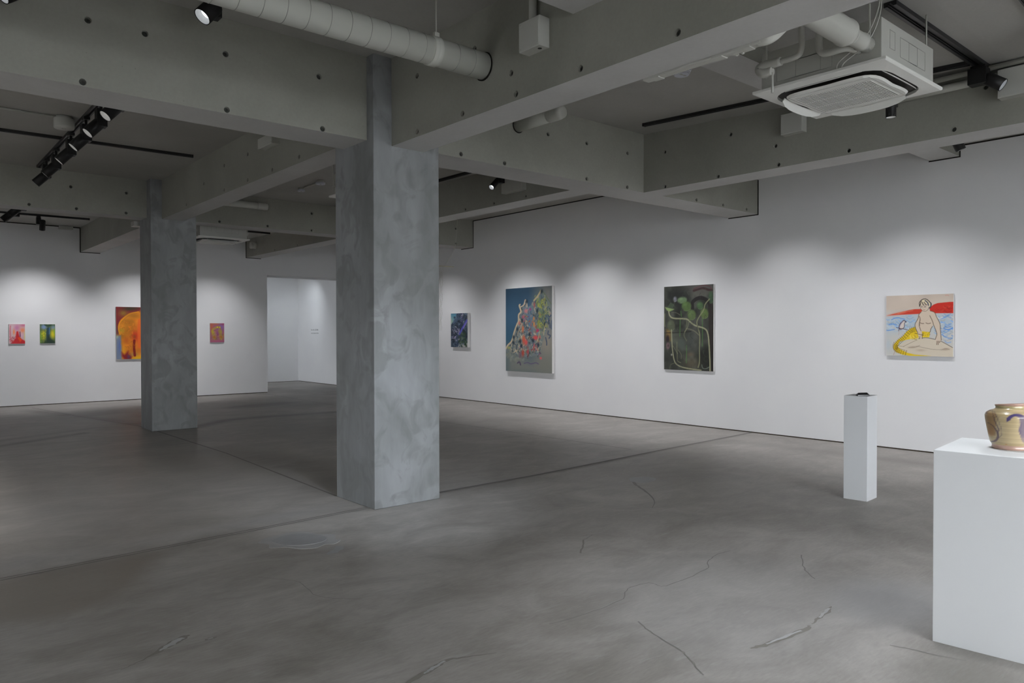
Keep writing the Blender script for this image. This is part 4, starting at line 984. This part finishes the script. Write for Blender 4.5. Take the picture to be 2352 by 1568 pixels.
spotlight((2.31, 16.64, 3.741), (2.37, 16.6, 3.60), (2.40, 17.35, 2.0), 'black spotlight pointing down from the track near the back wall', M_lens_dim, 165, NEUT, 90, 1.0, .05, .2, soft=.03)
spotlight((-.6, 16.786, 3.741), (-.6, 16.55, 3.56), (-.8, YW, .8), 'black wall washer on the back track, far left', M_lens_warm, 130, NEUT, 86, 1.0, .045, .15, 'wall washers along the back wall', .06)
track((3.9, 16.5, 3.80), (6.8, 16.5, 3.80), 'black ceiling track before the orange and magenta paintings', .04)
for wx, wp, nm in ((4.4, 170, 'black wall washer aimed at the orange painting'), (6.0, 130, 'black wall washer aimed at the magenta painting')):
    spotlight((wx, 16.5, 3.766), (wx, 16.5, 3.58), (wx, YW, .8), nm, M_lens_warm, wp*.85, NEUT, 80, 1.0, .045, .15, 'wall washers along the back wall', .06)
track((1.83, 13.2, 3.775), (1.83, 16.0, 3.775), 'short black ceiling track at the left edge behind the far beam', .05)
spotlight((1.83, 14.66, 3.742), (1.74, 14.70, 3.56), (-1.0, 15.5, .9), 'black spotlight at left edge behind the far beam, tilted to the back wall', M_lens_warm, 60, WARM, 45, 1.0, .06, .2)
spotlight((1.83, 15.48, 3.742), (1.72, 15.50, 3.56), (-1.0, 16.4, .9), 'lower of two black spotlights at the left edge behind the far beam', M_lens_warm, 60, WARM, 45, 1.0, .06, .2)
# near lit spotlight overhead
track((-.6, 5.12, 3.848), (1.86, 5.30, 3.848), 'black ceiling track at the top edge carrying one bright spotlight', .04)
spotlight((1.78, 5.25, 3.812), (1.725, 5.16, 3.70), (-.80, 4.70, .75), 'bright white lit spotlight close to the camera below the top edge', M_lens_cool, 70, COOL, 60, 1.0, .060, .15)
spotlight((.66, 5.21, 3.811), (.66, 5.45, 3.62), (-.6, 5.2, 2.6), 'lit black spotlight cut by the top left corner of the view', M_lens_cool, 0, r=.055, length=.17)
# right bay
def zr(y): return 3.765+max(0, y-2)/4.2*.215
track((5.3, 2.19, zr(2.19)), (7.245, 2.19, zr(2.19)), 'broad black ceiling track running to the corner above the air conditioner', .085)
track((6.985, 2.24, zr(2.24)), (6.985, 2.99, zr(2.99)), 'black ceiling track beside the air conditioner and the wall side beam', .05)
track((6.83, 3.65, zr(3.65)), (6.83, 5.6, zr(5.6)), 'black ceiling track ending near the beam crossing', .05)
spotlight((7.05, 2.19, zr(2.19)-.036), (7.06, 2.10, 3.60), (7.16, 1.35, 3.05), 'black spotlight with dim blue lens hanging at the track corner', M_lens_dim, 0, r=.052, length=.16, bx=.055, back=.35)
spotlight((6.66, 2.74, zr(2.74)), (6.66, 2.74, 3.46), (6.66, 2.74, 1.0), 'black cylinder spotlight pointing straight down below the air conditioner', M_lens_warm, 8, NEUT, 70, 1.0, .042, .16)
spotlight((8.17, 2.70, 3.713), (8.17, 2.73, 3.40), (8.35, 2.5, 2.75), 'black spotlight seen under the wall side beam at far right', M_lens_warm, 0, r=.048, length=.15)
track((6.67, 6.8, 3.9), (6.67, 12.5, 3.9), 'black ceiling track behind the near column', .05)
spotlight((6.62, 7.98, 3.866), (6.56, 8.0, 3.61), (5.06, 7.62, 2.30), 'small black framing spotlight behind the near column with bright dot lens', M_lens_cool, 0, r=.040, length=.21, back=.25)
# wall washers between the wall side beam and the right wall (hidden by the beam from here)
track((8.25, -2.5, 3.747), (8.25, 3.2, 3.747), 'black ceiling track between the wall side beam and the right wall', .04)
track((8.25, 3.65, 3.952), (8.25, 5.8, 3.952), 'black ceiling track between the short beam and the beam crossing', .04)
track((8.25, 6.6, 3.952), (8.25, 12.7, 3.952), 'black ceiling track before the green and mountain paintings', .04)
track((8.25, 13.4, 3.90), (8.25, 17.8, 3.90), 'black ceiling track in the last bay by the doorway', .04)
def washer(y, z, aim_y, aim_z, label, power, size=92):
    spotlight((8.25, y, z-.034), (8.25, y, z-.20), (XW, aim_y, aim_z), label, M_lens_warm, power, NEUT, size, 1.0, .045, .15, 'wall washers along the right wall', .012)
washer(1.9, 3.747, 1.8, -.9, 'black wall washer nearest the street along the right wall', 139)
washer(3.75, 3.952, 3.65, -.9, 'black wall washer aimed at the seated figure painting', 128)
washer(5.4, 3.952, 5.3, -.9, 'black wall washer between figure painting and water plants', 128)
washer(7.3, 3.952, 7.2, -.9, 'black wall washer aimed at the water plants painting', 154)
washer(9.2, 3.952, 9.1, -.9, 'black wall washer between water plants and mountain', 170)
washer(11.2, 3.952, 11.1, -.9, 'black wall washer aimed at the mountain painting', 154)
washer(13.9, 3.90, 13.5, -.9, 'black wall washer aimed at the blue foliage painting', 134)
# plinth light out of frame, with fill lamps added here and in the room beyond
track((6.6, 1.6, 3.765), (3.75, 1.45, 3.765), 'black ceiling track out of view over the broad plinth', .04)
spotlight((6.5, 1.592, 3.731), (6.5, 1.56, 3.56), (4.1, 1.25, .9), 'black spotlight out of view aimed at the painted vase', M_lens_cool, 150, (.93, .96, 1.0), 50, 1.0, .05, .16, soft=.16)
track((2.2, 2.2, 3.848), (3.2, 2.2, 3.848), 'short black ceiling track added out of view for the column spotlight', .04)
spotlight((4.1, 1.497, 3.731), (4.1, 1.5, 3.56), (3.9, 1.98, 0), 'black spotlight out of view making a pool on the floor', M_lens_cool, 130, (.90, .94, 1.0), 60, .6, .05, .16, soft=.1)
spotlight((2.5, 2.2, 3.814), (2.5, 2.2, 3.64), (3.45, 5.5, .2), 'added black spotlight out of view brightening the foot of the near column', M_lens_cool, 270, (.80, .885, 1.0), 38, 1.0, .05, .16, soft=.1)  # lamp added to brighten the lower column, track included
for q, (px_, py_) in enumerate(((8.2, 19.4), (9.0, 20.3))):
    spotlight((px_, py_, 3.6), (px_, py_, 3.42), (8.9+.9*q, 21.9-.8*q, 1.2), ('added black wall washer brightening the end wall of the next room', 'added black wall washer brightening the right wall of the next room')[q], M_lens_cool, 30, COOL, 110, 1.0, .045, .15, soft=.08)  # pair of lamps added to brighten the next room
# one narrow spot on the lettering
spotlight((8.6, 20.7, 3.6), (8.6, 20.68, 3.42), (XW, 20.64, 1.62), 'narrow black spotlight above the lettering in the next room', M_lens_cool, 18, COOL, 34, 1.0, .045, .15)

# ------------------------------------------------------------------ ducts, pipes and boxes
def duct():
    root = thing('spiral_duct', (3.343, 4.22, 3.43), 'long grey spiral air duct entering the foreground beam', 'duct')
    def add(o): at_world(o, root); return o
    r = .094
    add(cyl('duct_tube', (-5.5, 4.22, 3.43), (3.36, 4.22, 3.43), r, M_paint, None, 40))
    x = 3.2; k = 0
    while x > .4:
        bm = bmesh.new(); add_lathe(bm, (x, 4.22, 3.43), (x+.004, 4.22, 3.43), ((r+.0012, 0), (r+.0022, .002), (r+.0012, .004)), 40)
        add(from_bm('duct_seam', bm, M_seam, None, False)); x -= .138; k += 1
    add(lathe('duct_clamp', (2.86, 4.22, 3.43), (2.93, 4.22, 3.43), ((r+.001, 0), (r+.006, .003), (r+.006, .03), (r+.003, .035), (r+.006, .04), (r+.006, .067), (r+.001, .07)), M_paint, None, 40))
    add(cyl('hanger_rod', (2.925, 4.22, 3.55), (2.925, 4.22, 3.86), .005, M_paint, None, 8))
    add(box('hanger_bracket', (2.905, 2.945, 4.205, 4.235, 3.515, 3.565), M_paint, None, .004))
    bm = bmesh.new(); add_lathe(bm, (3.334, 4.22, 3.428), (3.3425, 4.22, 3.428), ((r+.001, 0), (r+.007, .003), (r+.008, .0085)), 28)
    for v in bm.verts: v.co.y += random.uniform(-.002, .002); v.co.z += random.uniform(-.002, .002)
    add(from_bm('hole_gap', bm, M_gap))
duct()

def junction_box(name, b, label, screws=True, group='grey junction boxes on the beams', face='x'):
    root = thing(name, ((b[0]+b[1])/2, (b[2]+b[3])/2, b[4]), label, 'junction box', group)
    at_world(box('box_body', b, M_acbody, None, .004), root)
    if face == 'x':
        at_world(box('box_cover', (b[0]-.006, b[0]+.002, b[2]+.004, b[3]-.004, b[4]+.004, b[5]-.004), M_plastic, None, .003), root)
        for sy in (b[2]+.018, b[3]-.018):
            for sz in (b[4]+.018, b[5]-.018): at_world(cyl('screw', (b[0]-.0085, sy, sz), (b[0]-.004, sy, sz), .005, M_acbody, None, 8), root)
    else:
        at_world(box('box_cover', (b[0]+.004, b[1]-.004, b[2]-.006, b[2]+.002, b[4]+.004, b[5]-.004), M_plastic, None, .003), root)
    return root
jb = junction_box('junction_box', (3.255, 3.345, 3.53, 3.73, 3.362, 3.558), 'grey junction box on the foreground beam below a conduit')
at_world(cyl('conduit', (3.31, 3.655, 3.55), (3.31, 3.655, 3.86), .026, M_acbody, None, 16), jb)
at_world(cyl('knockout', (3.30, 3.575, 3.361), (3.30, 3.575, 3.3635), .014, M_hole, None, 14), jb)
junction_box('junction_box', (7.17, 7.262, 3.82, 4.06, 3.556, 3.77), 'grey junction box half hidden below the air conditioner')
junction_box('junction_box', (7.16, 7.262, 1.75, 2.085, 3.462, 3.70), 'big grey junction box at the right edge on the wall side beam')
junction_box('junction_box', (6.79, 6.879, 7.73, 8.17, 3.49, 3.74), 'grey junction box on the far beam beside the framing spotlight')
junction_box('junction_box', (3.21, 3.295, 7.72, 8.10, 3.54, 3.655), 'flat grey box on the beam between the two columns')
junction_box('junction_box', (3.10, 3.288, 12.96, 13.15, 3.225, 3.30), 'small pale box beside the top of the far column', face='y')
junction_box('junction_box', (2.88, 3.13, YW-.12, YW-.002, 3.70, 3.77), 'grey box at the top of the back wall left of the beam', face='y')

def capped_pipe(name, p0, p1, r, label, collar=.9):
    root = thing(name, p0, label, 'pipe', 'capped vent pipes through the beams')
    a, b = Vector(p0), Vector(p1); L = (b-a).length
    at_world(lathe('pipe_tube', a, b, ((r, 0), (r, L*collar), (r*.98, L*collar)), M_paint, None, 28), root)
    at_world(lathe('pipe_cap', a+(b-a)*collar, b, ((r*1.06, 0), (r*1.07, .005), (r*1.07, L*(1-collar)*.75), (r*.95, L*(1-collar)), (r*.5, L*(1-collar)+.004)), M_wrap, None, 28), root)
    d = (b-a).normalized()
    at_world(lathe('hole_gap', a, a+d*.004, ((r*1.0, 0), (r*1.16, .001), (r*1.16, .004), (r*1.0, .004)), M_gap, None, 24), root)
    return root
capped_pipe('vent_pipe', (5.18, 5.954, 3.70), (5.18, 5.28, 3.70), .066, 'short grey capped vent pipe through the beam right of the near column', .72)
capped_pipe('vent_pipe', (3.66, 12.72, 3.72), (5.20, 12.72, 3.72), .058, 'far capped vent pipe beside the beam behind the far column', .88)
capped_pipe('vent_pipe', (6.884, 17.536, 3.60), (6.74, 17.536, 3.60), .075, 'far round vent stub on the beam above the doorway', .6)

# air conditioners
def rrect(w, h, r, n=6):
    P = []
    for cx, cy, a0 in ((w/2-r, h/2-r, 0), (-w/2+r, h/2-r, PI/2), (-w/2+r, -h/2+r, PI), (w/2-r, -h/2+r, 1.5*PI)):
        for k in range(n+1): P.append((cx+r*math.cos(a0+k*PI/2/n), cy+r*math.sin(a0+k*PI/2/n)))
    return P

def prism(bm, loop, z0, z1, inset0=0.0):
    a = [bm.verts.new((x*(1-inset0), y*(1-inset0), z0)) for x, y in loop]; b = [bm.verts.new((x, y, z1)) for x, y in loop]
    bm.faces.new(a[::-1]); bm.faces.new(b)
    for k in range(len(a)): bm.faces.new((a[k], a[(k+1) % len(a)], b[(k+1) % len(a)], b[k]))

def air_conditioner(cx, cy, z, w, label, flaps=(0, 0, 1, 1)):
    root = thing('air_conditioner', (cx, cy, z), label, 'air conditioner', 'ceiling cassette air conditioners')
    # casing
    box('casing', (-.42, .42, -.42, .42, .028, .30), M_acbody, root, .004)
    for s in (-1, 1):                      # stamped knock-out outlines on the two seen sides
        pass
    def outline(name, face, a0, a1, z0, z1):
        bm = bmesh.new(); t = .0025
        for (p0, p1, q0, q1) in ((a0, a1, z0, z0+t), (a0, a1, z1-t, z1), (a0, a0+t, z0, z1), (a1-t, a1, z0, z1)):
            if face == '-y': add_box(bm, p0, p1, -.4215, -.419, q0, q1)
            else: add_box(bm, -.4215, -.419, p0, p1, q0, q1)
        from_bm(name, bm, M_seam, root)
    outline('knockout_outline', '-y', -.30, -.22, .13, .25); outline('knockout_outline', '-y', -.14, .27, .11, .24); outline('knockout_outline', '-y', .0, .14, .11, .24)
    outline('knockout_outline', '-x', -.10, .30, .07, .19); outline('knockout_outline', '-x', -.02, .16, .07, .19)
    # wide flange with an opening
    bm = bmesh.new(); hw = w/2
    n = 6; inner = rrect(.79, .79, .20, n)
    outer_pts = []
    for (x, y) in inner:
        s = hw/max(abs(x), abs(y)); outer_pts.append((x*s, y*s))
    q = len(inner)
    for lev in ((0, .004), (1, .026)):
        pass
    A = [bm.verts.new((x, y, 0)) for x, y in inner]; B = [bm.verts.new((x*.985, y*.985, .008)) for x, y in outer_pts]
    B2 = [bm.verts.new((x, y, .014)) for x, y in outer_pts]; C_ = [bm.verts.new((x, y, .03)) for x, y in outer_pts]; A2 = [bm.verts.new((x, y, .03)) for x, y in inner]
    for k in range(q):
        j = (k+1) % q
        for P, Q in ((A, B), (B, B2), (B2, C_), (C_, A2), (A2, A)): bm.faces.new((P[k], P[j], Q[j], Q[k]))
    bmesh.ops.remove_doubles(bm, verts=bm.verts[:], dist=1e-5)
    from_bm('flange', bm, M_acwhite, root)
    bm = bmesh.new(); prism(bm, rrect(.80, .80, .2), .022, .032); from_bm('air_outlet', bm, M_acdark, root)
    # centre panel: eight-sided soft outline, narrower between the slots
    loop = []
    for k in range(64):
        a = 2*PI*k/64; e = 6.0
        rr = .330/((abs(math.cos(a))**e+abs(math.sin(a))**e)**(1/e))
        loop.append((rr*math.cos(a)*(1-.03*math.cos(2*a)**6), rr*math.sin(a)*(1-.03*math.cos(2*a)**6)))
    bm = bmesh.new(); prism(bm, loop, -.020, -.007, .04); from_bm('centre_panel', bm, M_acwhite, root)
    bm = bmesh.new(); prism(bm, [(x*.8, y*.8) for x, y in loop], -.007, .024); from_bm('panel_core', bm, M_acdark, root)
    # intake grille: panel line, recess, bars
    bm = bmesh.new()
    for (x0, x1, y0, y1) in ((-.285, .285, -.287, -.284), (-.285, .285, .284, .287), (-.287, -.284, -.285, .285), (.284, .287, -.285, .285)): add_box(bm, x0, x1, y0, y1, -.0207, -.019)
    from_bm('panel_line', bm, M_seam, root)
    gx, gy = .225, .265
    box('grille_recess', (-gx, gx, -gy, gy, -.0210, -.0195), M_acdark, root)
    bm = bmesh.new(); nb = 36
    for k in range(nb+1):
        y = -gy+2*gy*k/nb; add_box(bm, -gx, gx, y-.0034, y+.0034, -.0245, -.0208)
    for x in (-gx, -gx/3, gx/3, gx): add_box(bm, x-.002, x+.002, -gy, gy, -.0235, -.0208)
    o = from_bm('grille_bars', bm, M_acwhite, root); o['kind'] = 'stuff'
    # four louvre flaps
    for k, op in enumerate(flaps):
        bm = bmesh.new(); L = .27; n = 8; prev = None
        for j in range(n+1):
            u = -1+2*j/n; taper = (1-abs(u)**4*.55); bow = .012*(1-u*u)
            wv_ = .058*taper
            cur = [bm.verts.new((u*L, -bow-.0, 0)), bm.verts.new((u*L, -bow-wv_, -.004)), bm.verts.new((u*L, -bow-wv_, -.009)), bm.verts.new((u*L, -bow, -.006))]
            if prev:
                for q in range(4): bm.faces.new((prev[q], prev[(q+1) % 4], cur[(q+1) % 4], cur[q]))
            else: bm.faces.new(cur[::-1])
            prev = cur
        bm.faces.new(prev)
        o = from_bm('louvre_flap', bm, M_acwhite, root)
        ang = (0, PI/2, PI, -PI/2)[k]       # sides -y, +x, +y, -x
        dirv = Vector((0, -1, 0)); dirv.rotate(Matrix.Rotation(ang, 3, 'Z'))
        o.location = dirv*(.358 if not op else .325)+Vector((0, 0, .014 if not op else -.004))
        if not op: o.scale = (1, .30, 1)
        o.rotation_euler = (Matrix.Rotation(ang, 4, 'Z') @ Matrix.Rotation(math.radians(40 if op else 18), 4, 'X')).to_euler()
    for sx in (-1, 1):
        for sy in (-1, 1):
            cyl('hanger_rod', (sx*.455, sy*.36, .1), (sx*.455, sy*.36, .62 if cy < 4 else .66), .006, M_paint, root, 8)
            box('hanger_lug', (min(sx*.415, sx*.47), max(sx*.415, sx*.47), sy*.36-.02, sy*.36+.02, .135, .14), M_acbody, root)
    return root
ac = air_conditioner(5.26, 2.47, 3.2, .93, 'ceiling air conditioner with open louvres hung at upper right', (0, 1, 1, 0))
def add(o): at_world(o, ac); return o
# lagged pipes of the near unit
add(lathe('fresh_air_duct', (3.70, 2.14, 3.365), (4.60, 2.14, 3.345), ((.078, 0), (.080, .02), (.080, .82), (.084, .825), (.084, .845), (.076, .86), (.056, .90)), M_wrap, None, 28))
add(lathe('duct_reducer', (4.59, 2.14, 3.345), (4.86, 2.14, 3.345), ((.056, 0), (.060, .02), (.052, .035), (.052, .15), (.057, .155), (.057, .175), (.05, .18), (.05, .27)), M_wrap, None, 24))
add(tube('drain_pipe', [(4.72, 2.52, 3.75), (4.72, 2.52, 3.50), (4.72, 2.525, 3.40), (4.72, 2.56, 3.362), (4.72, 2.68, 3.362), (4.72, 2.74, 3.362)], .020, M_wrap))
add(tube('drain_elbow', [(4.72, 2.67, 3.362), (4.72, 2.79, 3.362), (4.72, 2.83, 3.345), (4.72, 2.80, 3.315), (4.72, 2.735, 3.312)], [.030, .036, .036, .036, .030], M_wrap))
add(tube('drain_stub', [(4.72, 2.735, 3.30), (4.72, 2.735, 3.26), (4.72, 2.735, 3.16)], .009, M_acbody, None, 8))
add(tube('coolant_pipe', [(4.72, 2.398, 3.72), (4.72, 2.398, 3.46), (4.72, 2.395, 3.36), (4.72, 2.35, 3.325), (4.72, 2.22, 3.32), (4.84, 2.19, 3.32)], .023, M_wrap))
add(tube('wire', [(4.83, 2.05, 3.70), (4.80, 2.06, 3.52), (4.78, 2.14, 3.36), (4.79, 2.30, 3.27), (4.83, 2.33, 3.22)], .004, M_wrap, None, 6))
add(tube('wire', [(4.84, 2.05, 3.70), (4.81, 2.05, 3.50), (4.79, 2.12, 3.34), (4.80, 2.27, 3.26), (4.83, 2.30, 3.22)], .004, M_wrap, None, 6))
tk = ac
at_world(box('trunk_cover', (3.672, 3.73, 2.20, 3.02, 3.085, 3.135), M_wrap, None, .006), tk)
for y in (2.30, 2.48, 2.93): at_world(box('trunk_coupling', (3.671, 3.734, y-.035, y+.035, 3.081, 3.139), M_wrap, None, .004), tk)
at_world(tube('trunk_elbow', [(3.70, 2.24, 3.11), (3.71, 2.17, 3.12), (3.75, 2.14, 3.18), (3.84, 2.14, 3.28), (3.95, 2.14, 3.345)], [.030, .042, .056, .068, .078], M_wrap, None, 16), tk)
for y, z in ((2.36, 3.10), (2.40, 3.10)): at_world(cyl('pipe_clip', (3.73, y, z), (3.76, y, z), .014, M_wrap, None, 10), tk)

air_conditioner(4.74, 13.99, 3.2, .92, 'far ceiling air conditioner behind the far column', (1, 0, 0, 1))
air_conditioner(4.78, 8.14, 3.2, .93, 'ceiling air conditioner mostly hidden behind the near column', (0, 0, 0, 0))

# conduits, detectors and small ceiling fittings
def conduit(name, pts, r, label, m=M_paint, group=None):
    o = tube(name, pts, r, m, None, 12, False); return tag(o, label, 'pipe', group)
conduit('conduit', [(7.17, -3.4, 3.735), (7.17, 3.0, 3.735)], .022, 'upper pale conduit along the wall side beam')
conduit('conduit', [(7.215, 2.09, 3.662), (7.215, 3.0, 3.662)], .034, 'lower thicker pale pipe along the wall side beam')
conduit('conduit', [(-5, 9.3, 3.835), (1.47, 9.27, 3.835)], .011, 'thin grey conduit leading to the round ceiling fitting')
def round_fitting(x, y, z, r, h, label, m=M_plastic, cat='detector', name='round_detector', group='round ceiling fittings', rings=True):
    root = thing(name, (x, y, z), label, cat, group)
    at_world(lathe('fitting_base', (x, y, z), (x, y, z-.03), ((r*.75, 0), (r*.75, .03)), M_acbody, None, 28), root)
    at_world(lathe('fitting_body', (x, y, z-.025), (x, y, z-.025-h), ((r*.97, 0), (r, .004), (r, h*.85), (r*.94, h), (r*.2, h)), m, None, 32), root)
    at_world(lathe('fitting_centre', (x, y, z-.025-h), (x, y, z-.03-h), ((r*.22, 0), (r*.2, .005)), M_acbody, None, 16), root)
    return root
round_fitting(1.53, 9.26, 3.848, .10, .105, 'round pale emergency light under the left ceiling')
sd = thing('smoke_detector', (5.53, 4.10, 3.86), 'round ribbed white smoke detector on the ceiling beyond the foreground beam', 'detector', 'round ceiling fittings')
for k, (rr, zz) in enumerate(((.088, 3.874), (.082, 3.860), (.076, 3.848), (.068, 3.836))):
    at_world(lathe('detector_ring', (5.53, 4.10, zz), (5.53, 4.10, zz-.012), ((rr, 0), (rr, .007), (rr*.95, .012)), M_detect, None, 32), sd)
at_world(box('detector_slot', (5.485, 5.52, 4.075, 4.095, 3.8225, 3.825), M_acbody), sd); at_world(box('detector_slot', (5.535, 5.57, 4.075, 4.095, 3.8225, 3.825), M_acbody), sd)
round_fitting(5.32, 11.6, 3.9, .06, .03, 'small far smoke detector with a dark slot behind the near column', M_detect)
round_fitting(5.30, 10.85, 3.9, .075, .03, 'second far smoke detector on the conduit behind the near column', M_detect)
conduit('conduit', [(5.318, 11.5, 3.885), (5.30, 10.95, 3.885)], .012, 'far conduit joining the two small smoke detectors')
